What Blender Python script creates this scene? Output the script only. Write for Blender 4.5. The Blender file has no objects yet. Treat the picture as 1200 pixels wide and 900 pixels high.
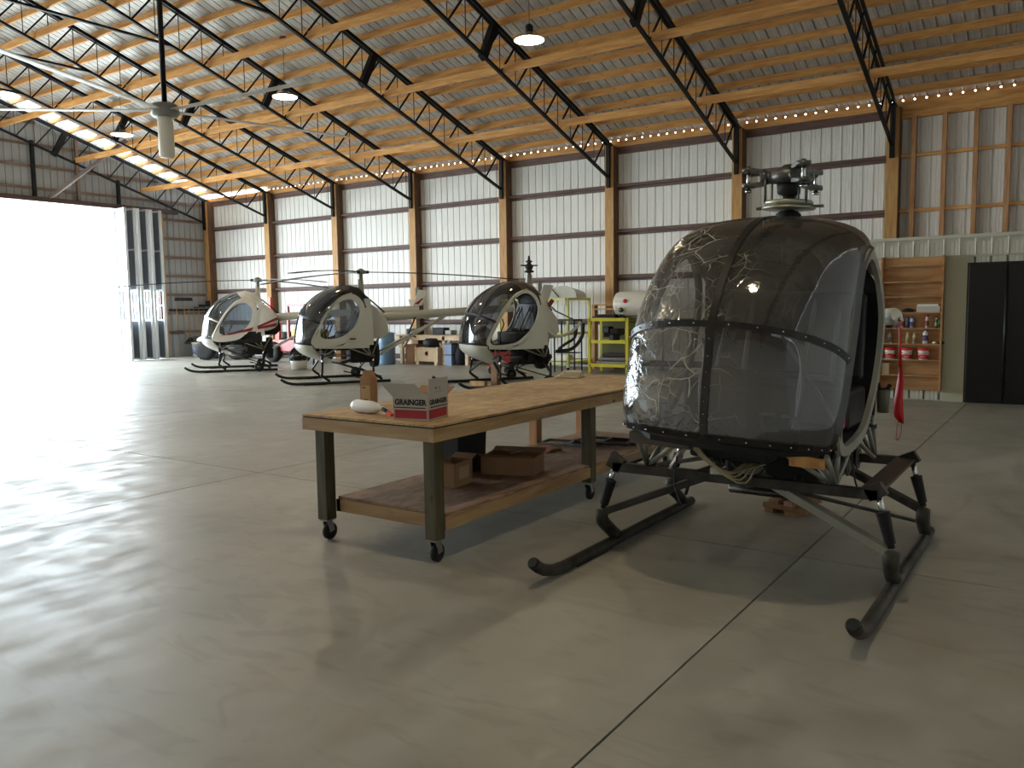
import bpy, bmesh, math, random
from math import sin, cos, pi, radians, sqrt, atan2
from mathutils import Vector, Matrix
random.seed(7)
S = bpy.context.scene
COL = S.collection

# ---------------------------------------------------------------- camera, world, exposure
def make_camera():
    yaw, pitch, roll, f, h = .6014, -.0923, -.0139, 965.11, 1.69
    F = Vector((-sin(yaw)*cos(pitch), cos(yaw)*cos(pitch), sin(pitch)))
    Rt = F.cross(Vector((0, 0, 1))).normalized(); U = Rt.cross(F)
    r2 = cos(roll)*Rt + sin(roll)*U; u2 = -sin(roll)*Rt + cos(roll)*U
    m = Matrix((r2, u2, -F)).transposed().to_4x4(); m.translation = (0, 0, h)
    cd = bpy.data.cameras.new('camera'); co = bpy.data.objects.new('camera', cd); COL.objects.link(co)
    co.matrix_world = m
    cd.sensor_width = 36; cd.sensor_fit = 'HORIZONTAL'; cd.lens = 36*f/1200; cd.clip_end = 600; cd.clip_start = .05
    S.camera = co
make_camera()
w = bpy.data.worlds.new('overcast_sky'); S.world = w; w.use_nodes = True
bgn = w.node_tree.nodes['Background']; bgn.inputs[0].default_value = (.80, .92, 1, 1); bgn.inputs[1].default_value = 20.0
S.view_settings.view_transform = 'Standard'; S.view_settings.look = 'None'
S.view_settings.exposure = 0.0; S.view_settings.gamma = 1; S.view_settings.use_curve_mapping = False
LAMP_POWER = 60
pl = bpy.data.lights.new('doorway_portal', 'AREA'); pl.shape = 'RECTANGLE'; pl.size = 18.6; pl.size_y = 5.4
pl.cycles.is_portal = True
po = bpy.data.objects.new('doorway_portal', pl); COL.objects.link(po)
po.matrix_world = Matrix(((0, 0, -1, -28.4), (-1, 0, 0, 8.7), (0, 1, 0, 2.7), (0, 0, 0, 1)))

# ---------------------------------------------------------------- materials
def lin(c): return tuple((x/12.92 if x <= .04045 else ((x+.055)/1.055)**2.4) for x in c)
MATS = {}
def mat(name, c, rough=.5, metal=0, var=0, scale=8, stretch=(1, 1, 1), bump=0, c2=None, spec=None, emit=0, coat=0, rvar=0):
    """c, c2 sRGB 0-1; var mixes c and c2 by noise in object space"""
    if name in MATS: return MATS[name]
    m = bpy.data.materials.new(name); m.use_nodes = True; nt = m.node_tree; b = nt.nodes['Principled BSDF']
    c = lin(c)
    b.inputs['Base Color'].default_value = (*c, 1); b.inputs['Roughness'].default_value = rough; b.inputs['Metallic'].default_value = metal
    if spec is not None: b.inputs['Specular IOR Level'].default_value = spec
    if coat: b.inputs['Coat Weight'].default_value = coat; b.inputs['Coat Roughness'].default_value = .08
    if emit: b.inputs['Emission Color'].default_value = (*c, 1); b.inputs['Emission Strength'].default_value = emit
    if var or bump or rvar:
        tc = nt.nodes.new('ShaderNodeTexCoord'); mp = nt.nodes.new('ShaderNodeMapping'); mp.inputs['Scale'].default_value = stretch
        nz = nt.nodes.new('ShaderNodeTexNoise'); nz.inputs['Scale'].default_value = scale; nz.inputs['Detail'].default_value = 5; nz.inputs['Roughness'].default_value = .6
        nt.links.new(tc.outputs['Object'], mp.inputs[0]); nt.links.new(mp.outputs[0], nz.inputs[0])
        if var:
            c2l = lin(c2) if c2 else tuple(x*(1-var) for x in c)
            rp = nt.nodes.new('ShaderNodeValToRGB'); rp.color_ramp.elements[0].position = .35; rp.color_ramp.elements[1].position = .65
            rp.color_ramp.elements[0].color = (*c, 1); rp.color_ramp.elements[1].color = (*c2l, 1)
            nt.links.new(nz.outputs[0], rp.inputs[0]); nt.links.new(rp.outputs[0], b.inputs['Base Color'])
        if bump:
            bp = nt.nodes.new('ShaderNodeBump'); bp.inputs['Strength'].default_value = bump; bp.inputs['Distance'].default_value = .01
            nt.links.new(nz.outputs[0], bp.inputs['Height']); nt.links.new(bp.outputs[0], b.inputs['Normal'])
        if rvar:
            mr = nt.nodes.new('ShaderNodeMapRange'); mr.inputs[3].default_value = rough-rvar; mr.inputs[4].default_value = rough+rvar
            nt.links.new(nz.outputs[0], mr.inputs[0]); nt.links.new(mr.outputs[0], b.inputs['Roughness'])
    MATS[name] = m; return m
def wood(name, c, c2, axis='X', knot=True, rough=.6):
    if name in MATS: return MATS[name]
    m = mat(name, c, rough); nt = m.node_tree; b = nt.nodes['Principled BSDF']
    N = nt.nodes.new; L = nt.links.new
    tc = N('ShaderNodeTexCoord'); mp = N('ShaderNodeMapping')
    s = {'X': (.12, 1, 1), 'Y': (1, .12, 1), 'Z': (1, 1, .12)}[axis]; mp.inputs['Scale'].default_value = s
    nz = N('ShaderNodeTexNoise'); nz.inputs['Scale'].default_value = 14; nz.inputs['Detail'].default_value = 6; nz.inputs['Distortion'].default_value = .6
    L(tc.outputs['Object'], mp.inputs[0]); L(mp.outputs[0], nz.inputs[0])
    rp = N('ShaderNodeValToRGB'); rp.color_ramp.elements[0].position = .38; rp.color_ramp.elements[1].position = .66
    rp.color_ramp.elements[0].color = (*lin(c), 1); rp.color_ramp.elements[1].color = (*lin(c2), 1)
    L(nz.outputs[0], rp.inputs[0]); out = rp.outputs[0]
    if knot:
        vo = N('ShaderNodeTexVoronoi'); vo.inputs['Scale'].default_value = 2.6; mp2 = N('ShaderNodeMapping')
        mp2.inputs['Scale'].default_value = tuple(.7 if x < 1 else 1.6 for x in s); L(tc.outputs['Object'], mp2.inputs[0]); L(mp2.outputs[0], vo.inputs[0])
        r2 = N('ShaderNodeValToRGB'); r2.color_ramp.elements[0].position = .03; r2.color_ramp.elements[1].position = .075
        r2.color_ramp.elements[0].color = (.16, .09, .05, 1); r2.color_ramp.elements[1].color = (1, 1, 1, 1); L(vo.outputs[0], r2.inputs[0])
        mx = N('ShaderNodeMix'); mx.data_type = 'RGBA'; mx.blend_type = 'MULTIPLY'; mx.inputs[0].default_value = .85
        L(out, mx.inputs[6]); L(r2.outputs[0], mx.inputs[7]); out = mx.outputs[2]
    L(out, b.inputs['Base Color']); return m
def concrete():
    m = mat('sealed_concrete', (.68, .67, .64), .3); nt = m.node_tree; b = nt.nodes['Principled BSDF']; N = nt.nodes.new; L = nt.links.new
    tc = N('ShaderNodeTexCoord'); geo = N('ShaderNodeNewGeometry')
    def noise(s, d, dist=0, st=(1, 1, 1)):
        mp = N('ShaderNodeMapping'); mp.inputs['Scale'].default_value = st; L(geo.outputs['Position'], mp.inputs[0])
        n = N('ShaderNodeTexNoise'); n.inputs['Scale'].default_value = s; n.inputs['Detail'].default_value = d; n.inputs['Distortion'].default_value = dist; L(mp.outputs[0], n.inputs[0]); return n
    n1 = noise(.7, 8, .5); n2 = noise(4, 7, .25, (1, .6, 1)); n3 = noise(90, 2)
    r1 = N('ShaderNodeValToRGB'); e = r1.color_ramp.elements; e[0].position = .3; e[1].position = .72
    e[0].color = (*lin((.56, .55, .51)), 1); e[1].color = (*lin((.65, .64, .60)), 1); L(n1.outputs[0], r1.inputs[0])
    r2 = N('ShaderNodeValToRGB'); e = r2.color_ramp.elements; e[0].position = .3; e[1].position = .68; e[0].color = (.78, .775, .76, 1); e[1].color = (1, 1, 1, 1); L(n2.outputs[0], r2.inputs[0])
    r3 = N('ShaderNodeValToRGB'); e = r3.color_ramp.elements; e[0].position = .2; e[1].position = .3; e[0].color = (.7, .69, .67, 1); e[1].color = (1, 1, 1, 1); L(n3.outputs[0], r3.inputs[0])
    out = r1.outputs[0]
    for r in (r2, r3):
        mx = N('ShaderNodeMix'); mx.data_type = 'RGBA'; mx.blend_type = 'MULTIPLY'; mx.inputs[0].default_value = .8; L(out, mx.inputs[6]); L(r.outputs[0], mx.inputs[7]); out = mx.outputs[2]
    # faint rubbed traces
    n5 = noise(1.3, 3, 2.5, (1, 2.5, 1)); r5 = N('ShaderNodeValToRGB'); e = r5.color_ramp.elements; e[0].position = .36; e[1].position = .46; e[0].color = (.86, .855, .84, 1); e[1].color = (1, 1, 1, 1); L(n5.outputs[0], r5.inputs[0])
    mx = N('ShaderNodeMix'); mx.data_type = 'RGBA'; mx.blend_type = 'MULTIPLY'; mx.inputs[0].default_value = .7; L(out, mx.inputs[6]); L(r5.outputs[0], mx.inputs[7]); out = mx.outputs[2]
    L(out, b.inputs['Base Color'])
    mr = N('ShaderNodeMapRange'); mr.inputs[1].default_value = .3; mr.inputs[2].default_value = .7; mr.inputs[3].default_value = .30; mr.inputs[4].default_value = .58
    L(n2.outputs[0], mr.inputs[0]); L(mr.outputs[0], b.inputs['Roughness'])
    bp = N('ShaderNodeBump'); bp.inputs['Strength'].default_value = .25; bp.inputs['Distance'].default_value = .004; L(n2.outputs[0], bp.inputs['Height']); L(bp.outputs[0], b.inputs['Normal'])
    return m
def osb(name, c, c2):
    m = mat(name, c, .6); nt = m.node_tree; b = nt.nodes['Principled BSDF']; N = nt.nodes.new; L = nt.links.new
    tc = N('ShaderNodeTexCoord'); vo = N('ShaderNodeTexVoronoi'); vo.inputs['Scale'].default_value = 26
    mp = N('ShaderNodeMapping'); mp.inputs['Scale'].default_value = (1, .35, 1); L(tc.outputs['Object'], mp.inputs[0]); L(mp.outputs[0], vo.inputs[0])
    nz = N('ShaderNodeTexNoise'); nz.inputs['Scale'].default_value = 1.6; nz.inputs['Detail'].default_value = 5; L(tc.outputs['Object'], nz.inputs[0])
    sp = N('ShaderNodeSeparateColor'); L(vo.outputs['Color'], sp.inputs[0])
    r = N('ShaderNodeValToRGB'); r.color_ramp.elements[0].color = (*lin(c), 1); r.color_ramp.elements[1].color = (*lin(c2), 1); L(sp.outputs[0], r.inputs[0])
    r2 = N('ShaderNodeValToRGB'); r2.color_ramp.elements[0].position = .35; r2.color_ramp.elements[1].position = .6; r2.color_ramp.elements[0].color = (.6, .52, .45, 1); r2.color_ramp.elements[1].color = (1, 1, 1, 1); L(nz.outputs[0], r2.inputs[0])
    mx = N('ShaderNodeMix'); mx.data_type = 'RGBA'; mx.blend_type = 'MULTIPLY'; mx.inputs[0].default_value = .7; L(r.outputs[0], mx.inputs[6]); L(r2.outputs[0], mx.inputs[7]); L(mx.outputs[2], b.inputs['Base Color'])
    return m
def glass(name, tint, dirt=.06, film=0, rough=.05, dirtcol=(.6, .58, .55)):
    """thin glazing: tinted transparent + fresnel gloss + dust; film adds crinkled plastic"""
    m = bpy.data.materials.new(name); m.use_nodes = True; nt = m.node_tree; nt.nodes.clear(); N = nt.nodes.new; L = nt.links.new
    out = N('ShaderNodeOutputMaterial'); tr = N('ShaderNodeBsdfTransparent'); tr.inputs[0].default_value = (*tint, 1)
    gl = N('ShaderNodeBsdfGlossy'); gl.inputs['Roughness'].default_value = rough; gl.inputs[0].default_value = (.9, .9, .9, 1)
    fr = N('ShaderNodeLayerWeight'); fr.inputs[0].default_value = .28
    mr = N('ShaderNodeMapRange'); mr.inputs[3].default_value = .07; mr.inputs[4].default_value = .95; L(fr.outputs['Fresnel'], mr.inputs[0])
    m1 = N('ShaderNodeMixShader'); L(mr.outputs[0], m1.inputs[0]); L(tr.outputs[0], m1.inputs[1]); L(gl.outputs[0], m1.inputs[2])
    df = N('ShaderNodeBsdfDiffuse'); df.inputs[0].default_value = (*dirtcol, 1)
    tc = N('ShaderNodeTexCoord'); nz = N('ShaderNodeTexNoise'); nz.inputs['Scale'].default_value = 3; nz.inputs['Detail'].default_value = 7; L(tc.outputs['Object'], nz.inputs[0])
    dr = N('ShaderNodeMapRange'); dr.inputs[1].default_value = .35; dr.inputs[2].default_value = .75; dr.inputs[3].default_value = dirt*.4; dr.inputs[4].default_value = dirt*1.6; L(nz.outputs[0], dr.inputs[0])
    fac = dr.outputs[0]
    if film:
        # creases of the cling film: thin voronoi edges, distorted, and a crumpled normal
        nd = N('ShaderNodeTexNoise'); nd.inputs['Scale'].default_value = 2.2; nd.inputs['Detail'].default_value = 3; L(tc.outputs['Object'], nd.inputs[0])
        va = N('ShaderNodeVectorMath'); va.operation = 'MULTIPLY_ADD'; va.inputs[1].default_value = (.3, .3, .3); L(nd.outputs['Color'], va.inputs[0]); L(tc.outputs['Object'], va.inputs[2])
        vo = N('ShaderNodeTexVoronoi'); vo.feature = 'DISTANCE_TO_EDGE'; vo.inputs['Scale'].default_value = 3.6; L(va.outputs[0], vo.inputs[0])
        vo2 = N('ShaderNodeTexVoronoi'); vo2.feature = 'DISTANCE_TO_EDGE'; vo2.inputs['Scale'].default_value = 9; L(va.outputs[0], vo2.inputs[0])
        ln = N('ShaderNodeMapRange'); ln.inputs[1].default_value = .0; ln.inputs[2].default_value = .016; ln.inputs[3].default_value = 1; ln.inputs[4].default_value = 0; L(vo.outputs[0], ln.inputs[0])
        ln2 = N('ShaderNodeMapRange'); ln2.inputs[1].default_value = .0; ln2.inputs[2].default_value = .03; ln2.inputs[3].default_value = .6; ln2.inputs[4].default_value = 0; L(vo2.outputs[0], ln2.inputs[0])
        mxx = N('ShaderNodeMath'); mxx.operation = 'MAXIMUM'; L(ln.outputs[0], mxx.inputs[0]); L(ln2.outputs[0], mxx.inputs[1])
        # film lies over the right-hand side (local y < 0) of the bubble
        sx = N('ShaderNodeSeparateXYZ'); L(tc.outputs['Object'], sx.inputs[0])
        msk = N('ShaderNodeMapRange'); msk.inputs[1].default_value = .25; msk.inputs[2].default_value = -.15; msk.inputs[3].default_value = .12; msk.inputs[4].default_value = 1; L(sx.outputs[1], msk.inputs[0])
        ga = N('ShaderNodeTexNoise'); ga.inputs['Scale'].default_value = 4.5; L(tc.outputs['Object'], ga.inputs[0])
        gm = N('ShaderNodeMapRange'); gm.inputs[1].default_value = .38; gm.inputs[2].default_value = .55; L(ga.outputs[0], gm.inputs[0])
        mu0 = N('ShaderNodeMath'); mu0.operation = 'MULTIPLY'; L(mxx.outputs[0], mu0.inputs[0]); L(gm.outputs[0], mu0.inputs[1])
        mu = N('ShaderNodeMath'); mu.operation = 'MULTIPLY'; L(mu0.outputs[0], mu.inputs[0]); L(msk.outputs[0], mu.inputs[1])
        sc = N('ShaderNodeMath'); sc.operation = 'MULTIPLY'; sc.inputs[1].default_value = film; L(mu.outputs[0], sc.inputs[0])
        ad = N('ShaderNodeMath'); ad.operation = 'ADD'; L(fac, ad.inputs[0]); L(sc.outputs[0], ad.inputs[1]); fac = ad.outputs[0]
        bp = N('ShaderNodeBump'); bp.inputs['Distance'].default_value = .03; mb = N('ShaderNodeMath'); mb.operation = 'MULTIPLY'; mb.inputs[1].default_value = .28; L(msk.outputs[0], mb.inputs[0]); L(mb.outputs[0], bp.inputs['Strength'])
        nh = N('ShaderNodeTexNoise'); nh.inputs['Scale'].default_value = 9; nh.inputs['Detail'].default_value = 3; nh.inputs['Distortion'].default_value = 1.5; L(tc.outputs['Object'], nh.inputs[0]); L(nh.outputs[0], bp.inputs['Height']); L(bp.outputs[0], gl.inputs['Normal'])
    m2 = N('ShaderNodeMixShader'); L(fac, m2.inputs[0]); L(m1.outputs[0], m2.inputs[1]); L(df.outputs[0], m2.inputs[2]); L(m2.outputs[0], out.inputs[0])
    MATS[name] = m; return m

M_wall = mat('white_ribbed_steel', (.92, .92, .905), .42, .0, rvar=.05, scale=3)
M_roof = mat('bare_galvalume', (.80, .79, .78), .42, .25, var=.25, scale=5, stretch=(1, .2, 1))
M_pineX = wood('pine_along_wall', (.87, .66, .39), (.76, .53, .29), 'X')
M_pineY = wood('pine_along_depth', (.8, .62, .42), (.7, .5, .32), 'Y')
M_pineZ = wood('pine_upright', (.78, .6, .42), (.68, .48, .32), 'Z')
M_postw = wood('post_timber', (.76, .59, .36), (.66, .48, .27), 'Z')
M_postd = wood('post_timber_shaded', (.47, .34, .24), (.37, .26, .18), 'Z', False)  # darker post timber: shade of the side faces put into the colour
M_girt = wood('stained_girt', (.43, .33, .3), (.34, .25, .23), 'X', False)
M_treat = wood('treated_leg', (.33, .3, .2), (.24, .21, .14), 'Z')
M_bench = wood('bench_apron_pine', (.72, .6, .43), (.6, .47, .32), 'Y')
M_benchx = wood('bench_end_pine', (.70, .58, .42), (.58, .45, .31), 'X')
M_steel = mat('black_truss_steel', (.05, .05, .055), .55, .0, spec=.3)
M_blackp = mat('black_gear_paint', (.085, .083, .08), .4, .3, var=1, c2=(.16, .15, .13), scale=9)
M_blk = mat('matte_black', (.05, .05, .052), .6)
M_rub = mat('black_rubber', (.07, .07, .07), .75)
M_conc = concrete()
M_osb = osb('osb_top', (.80, .68, .49), (.68, .55, .38))
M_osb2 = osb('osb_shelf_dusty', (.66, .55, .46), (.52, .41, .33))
M_card = mat('brown_cardboard', (.62, .47, .34), .75, var=.15, scale=6)
M_grey = mat('grey_steel_paint', (.52, .53, .52), .4, .3)
M_chrome = mat('bright_steel', (.75, .75, .75), .22, 1)
M_dull = mat('dull_cast_metal', (.4, .4, .39), .42, .85, var=.4, scale=20)
M_white = mat('white_paint', (.87, .86, .82), .32, coat=.3)
M_cream = mat('cream_fuselage_paint', (.76, .76, .71), .32, coat=.3)
M_red = mat('dark_red_paint', (.56, .08, .1), .35, coat=.2)
M_redb = mat('bright_red_plastic', (.78, .1, .12), .45)
M_orange = mat('orange_paint', (.86, .27, .1), .4)
M_yellow = mat('yellow_shelf_paint', (.86, .82, .2), .45)
M_yelpale = mat('pale_yellow_paint', (.84, .84, .5), .45)
M_strutg = mat('grey_tube_paint', (.56, .56, .52), .38, .4)
M_dark = mat('dark_interior', (.07, .068, .066), .7)
M_seat = mat('black_vinyl', (.06, .06, .062), .5)

# ---------------------------------------------------------------- mesh builder
class MB:
    def __init__(s): s.v = []; s.f = []; s.sm = []
    def add(s, vs, fs, sm=False):
        o = len(s.v); s.v += [tuple(v) for v in vs]; s.f += [tuple(i+o for i in f) for f in fs]; s.sm += [sm]*len(fs); return s
    def box(s, x0, x1, y0, y1, z0, z1):
        return s.add([(x0,y0,z0),(x1,y0,z0),(x1,y1,z0),(x0,y1,z0),(x0,y0,z1),(x1,y0,z1),(x1,y1,z1),(x0,y1,z1)],
                     [(0,3,2,1),(4,5,6,7),(0,1,5,4),(1,2,6,5),(2,3,7,6),(3,0,4,7)])
    def cbox(s, c, d, rz=0, R=None):
        M = R or Matrix.Rotation(rz, 3, 'Z'); c = Vector(c); vs = []
        for z in (-1, 1):
            for x, y in ((-1,-1),(1,-1),(1,1),(-1,1)): vs.append(c + M @ Vector((x*d[0]/2, y*d[1]/2, z*d[2]/2)))
        return s.add(vs, [(0,3,2,1),(4,5,6,7),(0,1,5,4),(1,2,6,5),(2,3,7,6),(3,0,4,7)])
    def bar(s, p, q, w, h, up=(0,0,1)):
        p = Vector(p); q = Vector(q); d = (q-p).normalized(); u = Vector(up); sd = d.cross(u)
        if sd.length < 1e-4: sd = d.cross(Vector((1,0,0)))
        sd.normalize(); u = sd.cross(d); vs = []
        for e in (p, q):
            for a, b in ((-1,-1),(1,-1),(1,1),(-1,1)): vs.append(e+sd*a*w/2+u*b*h/2)
        return s.add(vs, [(3,2,1,0),(4,5,6,7),(0,1,5,4),(1,2,6,5),(2,3,7,6),(3,0,4,7)])
    def tube(s, pts, r, n=8, cap=True, closed=False):
        pts = [Vector(p) for p in pts]; k = len(pts); rs = r if isinstance(r, (list, tuple)) else [r]*k
        vs = []; prev = None
        for i, p in enumerate(pts):
            if closed: t = pts[(i+1) % k]-pts[i-1]
            else: t = pts[min(i+1, k-1)]-pts[max(i-1, 0)]
            t.normalize()
            if prev is None:
                a = Vector((0,0,1)) if abs(t.z) < .9 else Vector((1,0,0)); sd = t.cross(a).normalized()
            else: sd = (prev - t*prev.dot(t)).normalized()
            prev = sd; u = t.cross(sd)
            for j in range(n): a = 2*pi*j/n; vs.append(p + (sd*cos(a)+u*sin(a))*rs[i])
        fs = []
        for i in range(k if closed else k-1):
            for j in range(n): a = i*n+j; b = i*n+(j+1) % n; c = ((i+1) % k)*n; fs.append((a, b, c+(j+1) % n, c+j))
        s.add(vs, fs, True)
        if cap and not closed: o = len(s.v)-len(vs); s.f += [tuple(o+j for j in range(n))[::-1], tuple(o+(k-1)*n+j for j in range(n))]; s.sm += [False]*2
        return s
    def lathe(s, prof, c=(0,0,0), n=16, axis='Z', R=None):
        """prof list of (r, z)"""
        vs = []; c = Vector(c)
        if R is None: R = {'Z': Matrix.Identity(3), 'X': Matrix(((0,0,1),(0,1,0),(-1,0,0))), 'Y': Matrix(((1,0,0),(0,0,1),(0,-1,0)))}[axis]
        for r, z in prof:
            for j in range(n): a = 2*pi*j/n; vs.append(c+R@Vector((r*cos(a), r*sin(a), z)))
        fs = []
        for i in range(len(prof)-1):
            for j in range(n): a = i*n+j; b = i*n+(j+1) % n; fs.append((a, b, b+n, a+n))
        s.add(vs, fs, True); o = len(s.v)-len(vs)
        if prof[0][0] > 1e-4: s.f.append(tuple(o+j for j in range(n))[::-1]); s.sm.append(False)
        if prof[-1][0] > 1e-4: s.f.append(tuple(o+(len(prof)-1)*n+j for j in range(n))); s.sm.append(False)
        return s
    def prism(s, poly, f0, f1):
        """poly list of 2D; f0,f1 map a 2D point to the 3D ends"""
        n = len(poly); vs = [f0(*p) for p in poly]+[f1(*p) for p in poly]
        return s.add(vs, [tuple(range(n)), tuple(range(2*n-1, n-1, -1))]+[(i, i+n, (i+1) % n+n, (i+1) % n) for i in range(n)])
    def ring(s, O, I, f0, f1):
        n = len(O); vs = [f0(*p) for p in O]+[f0(*p) for p in I]+[f1(*p) for p in O]+[f1(*p) for p in I]; fs = []
        for i in range(n):
            j = (i+1) % n; fs += [(i,j,n+j,n+i),(2*n+i,3*n+i,3*n+j,2*n+j),(i,2*n+i,2*n+j,j),(n+i,n+j,3*n+j,3*n+i)]
        return s.add(vs, fs)
    def grid(s, P, sm=True, thick=None):
        a = len(P); b = len(P[0]); s.add([p for r in P for p in r], [(i*b+j, i*b+j+1, (i+1)*b+j+1, (i+1)*b+j) for i in range(a-1) for j in range(b-1)], sm); return s
    def mesh(s, name, mt):
        me = bpy.data.meshes.new(name); me.from_pydata(s.v, [], s.f); me.polygons.foreach_set('use_smooth', s.sm)
        if mt: me.materials.append(mt)
        me.update(); return me
    def build(s, name, mt, parent=None, fix=True, bevel=0):
        me = s.mesh(name, mt)
        if fix:
            bm = bmesh.new(); bm.from_mesh(me); bmesh.ops.recalc_face_normals(bm, faces=bm.faces)
            if bevel: bmesh.ops.bevel(bm, geom=bm.edges[:], offset=bevel, segments=2, affect='EDGES', profile=.5)
            bm.to_mesh(me); bm.free()
        return link(name, me, parent)
def link(name, me, parent=None, loc=None, rz=None):
    o = bpy.data.objects.new(name, me); COL.objects.link(o)
    if parent: o.parent = parent
    if loc is not None: o.location = loc
    if rz is not None: o.rotation_euler = (0, 0, rz)
    return o
def tag(o, label, cat, group=None, kind=None):
    o['label'] = label; o['category'] = cat
    if group: o['group'] = group
    if kind: o['kind'] = kind
    return o
def empty(name, loc=(0,0,0), rz=0, label=None, cat=None, group=None):
    o = bpy.data.objects.new(name, None); COL.objects.link(o); o.location = loc; o.rotation_euler = (0, 0, rz); o.empty_display_size = .1
    if label: tag(o, label, cat, group)
    return o
def struct(o): o['kind'] = 'structure'; return o
def text(name, body, size, parent, M4, mt, ext=.0006, bold=0, sx=1):
    c = bpy.data.curves.new(name, 'FONT'); c.body = body; c.size = size; c.extrude = ext; c.offset = bold; c.align_x = 'CENTER'; c.align_y = 'CENTER'
    c.materials.append(mt); tmp = bpy.data.objects.new('tmp', c); COL.objects.link(tmp); bpy.context.view_layer.update()
    me = bpy.data.meshes.new_from_object(tmp.evaluated_get(bpy.context.evaluated_depsgraph_get())); bpy.data.objects.remove(tmp); o = link(name, me); o.parent = parent; o.matrix_local = M4 @ Matrix.Diagonal((sx, 1, 1, 1)); return o
def lerp(a, b, t): return a+(b-a)*t
def catmull(P, m):
    P = [Vector(p) for p in P]; n = len(P); out = []
    for i in range(n-1):
        p0 = P[i-1] if i else P[0]*2-P[1]; p1 = P[i]; p2 = P[i+1]; p3 = P[i+2] if i+2 < n else P[-1]*2-P[-2]
        for k in range(m):
            t = k/m; out.append(.5*((2*p1)+(p2-p0)*t+(2*p0-5*p1+4*p2-p3)*t*t+(3*p1-p0-3*p2+p3)*t**3))
    out.append(P[-1]); return out

# ================================================================ THE HANGAR
WY, EX, SP, X0 = 20.38, -28.26, 3.5045, -3.62        # back wall plane, end wall plane, bay, first post
RY, SY, SL = 8.7, -2.98, .3286                          # ridge, south wall, roof slope
XR = 4.2
T = lambda y: 5.944+SL*((20.35-y) if y >= RY else (20.35-(2*RY-y)))
B = lambda y: 5.346+SL*((19.384-y) if y >= RY else (19.384-(2*RY-y)))
# ---- floor: concrete slabs with sawn joints between them
fl = struct(empty('floor'))
xs = [-28.6]+[-1.468-5.572*k for k in range(4, -1, -1)]+[XR+.2]; ys = [SY-.2, -.041, 5.531, 11.103, 16.675, WY+.2]
mb = MB().box(-28.6, XR+.2, SY-.2, WY+.2, -.2, -.012); o = mb.build('joint_bed', mat('dark_joint', (.2, .19, .18), .9), fl)
for i in range(len(xs)-1):
    for j in range(len(ys)-1):
        MB().box(xs[i]+.006, xs[i+1]-.006, ys[j]+.006, ys[j+1]-.006, -.15, 0).build('slab', M_conc, fl)
# outside ground
g = struct(MB().box(-260, -28.62, -160, 200, -.25, -.03).build('ground_apron', mat('pale_gravel', (.8, .79, .76), .9, var=.1, scale=2)))
# ---- ribbed sheet profile: one sheet is 4 ribs wide (0.934)
RIB = SP/15
def sheet(length, axis='z', nr=4, dp=.03):
    """ribs along z; width along x from 0; returns MB with outward = +y"""
    prof = []
    for k in range(nr):
        x = k*RIB; prof += [(x, -.001), (x+.008, dp), (x+.032, dp), (x+.040, -.001), (x+.11, -.001), (x+.115, .004), (x+.13, .004), (x+.135, -.001), (x+.175, -.001), (x+.18, .004), (x+.195, .004), (x+.2, -.001)]
    prof.append((nr*RIB, -.001)); vs = []; fs = []; n = len(prof)
    for z in (0, length):
        for x, y in prof: vs.append((x, y, z))
    for i in range(n-1): fs.append((i, i+1, n+i+1, n+i))
    return MB().add(vs, fs)
# ---- back wall
wb = struct(empty('wall_back'))
me = sheet(6.04).mesh('metal_sheet', M_wall)
x = EX; k = 0
while x < XR:
    link('metal_sheet', me, wb, (x, WY, 0)); x += 4*RIB
posts = [X0-SP*k for k in range(7)]
pm = MB().box(0, .25, -.3, 0, 0, 5.95).mesh('post', M_postw)
pd = MB().box(.25, .262, -.3, 0, 0, 5.95).mesh('post_side', M_postd)  # thin plate that paints the shaded side of each post darker
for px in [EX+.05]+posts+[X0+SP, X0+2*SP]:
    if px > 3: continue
    p = link('post', pm, wb, (px-.02, WY-.01, 0)); link('post_shaded_side', pd, p)
allx = sorted([EX+.05]+posts+[X0+SP])
for i in range(len(allx)-1):
    a = allx[i]+.23; b = allx[i+1]-.02
    for z in (.1, 1.22, 2.42, 3.64, 4.84):
        if i == len(allx)-2:
            m = MB().bar((a, WY-.06, z+.07), (b, WY-.06, z+.07), .1, .07, (0,0,1))
            m.build('girt', M_pineX, wb)
        else:
            MB().box(a, b, WY-.16, WY-.006, z+.04, z+.09).box(a, b, WY-.045, WY-.006, z-.03, z+.13).build('girt', M_girt, wb)
MB().box(EX, X0+.2, WY-.06, WY-.006, 5.76, 5.95).build('eave_beam', M_girt, wb)
MB().box(X0+.2, XR, WY-.1, WY-.006, 5.72, 5.95).build('eave_beam', M_pineX, wb)
xx = -3.12
while xx < XR:
    MB().box(xx-.045, xx+.045, WY-.17, WY-.01, 0, 5.75).build('stud', M_pineZ, wb); xx += .6
# light board above the beam, then the pierced closure strip (daylight through the rib ends)
MB().box(EX, XR, WY-.11, WY-.07, 5.95, 6.08).build('eave_board', M_pineX, wb)
m = MB(); zc = 6.13; x = EX+RIB*15
while x < XR:
    cxx = x+RIB/2; r = .02; pts = [(cxx+r*cos(pi/8+pi/4*i), zc+r*.8*sin(pi/8+pi/4*i)) for i in range(8)]
    a, b, c, d = (x, zc-.06), (x+RIB, zc-.06), (x+RIB, zc+.11), (x, zc+.11)
    P = pts+[a, b, c, d]; idx = [(9,10,0),(0,7,9),(7,6,9),(6,8,9),(6,5,8),(5,4,8),(4,11,8),(4,3,11),(3,10,11),(3,2,10),(2,1,10),(1,0,10)]
    idx = [(10,0,9),(9,0,7),(9,7,6),(9,6,8),(8,6,5),(8,5,4),(8,4,11),(11,4,3),(11,3,2),(11,2,10),(10,2,1),(10,1,0)]
    m.add([(p[0], WY-.02, p[1]) for p in P], idx); x += RIB
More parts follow.
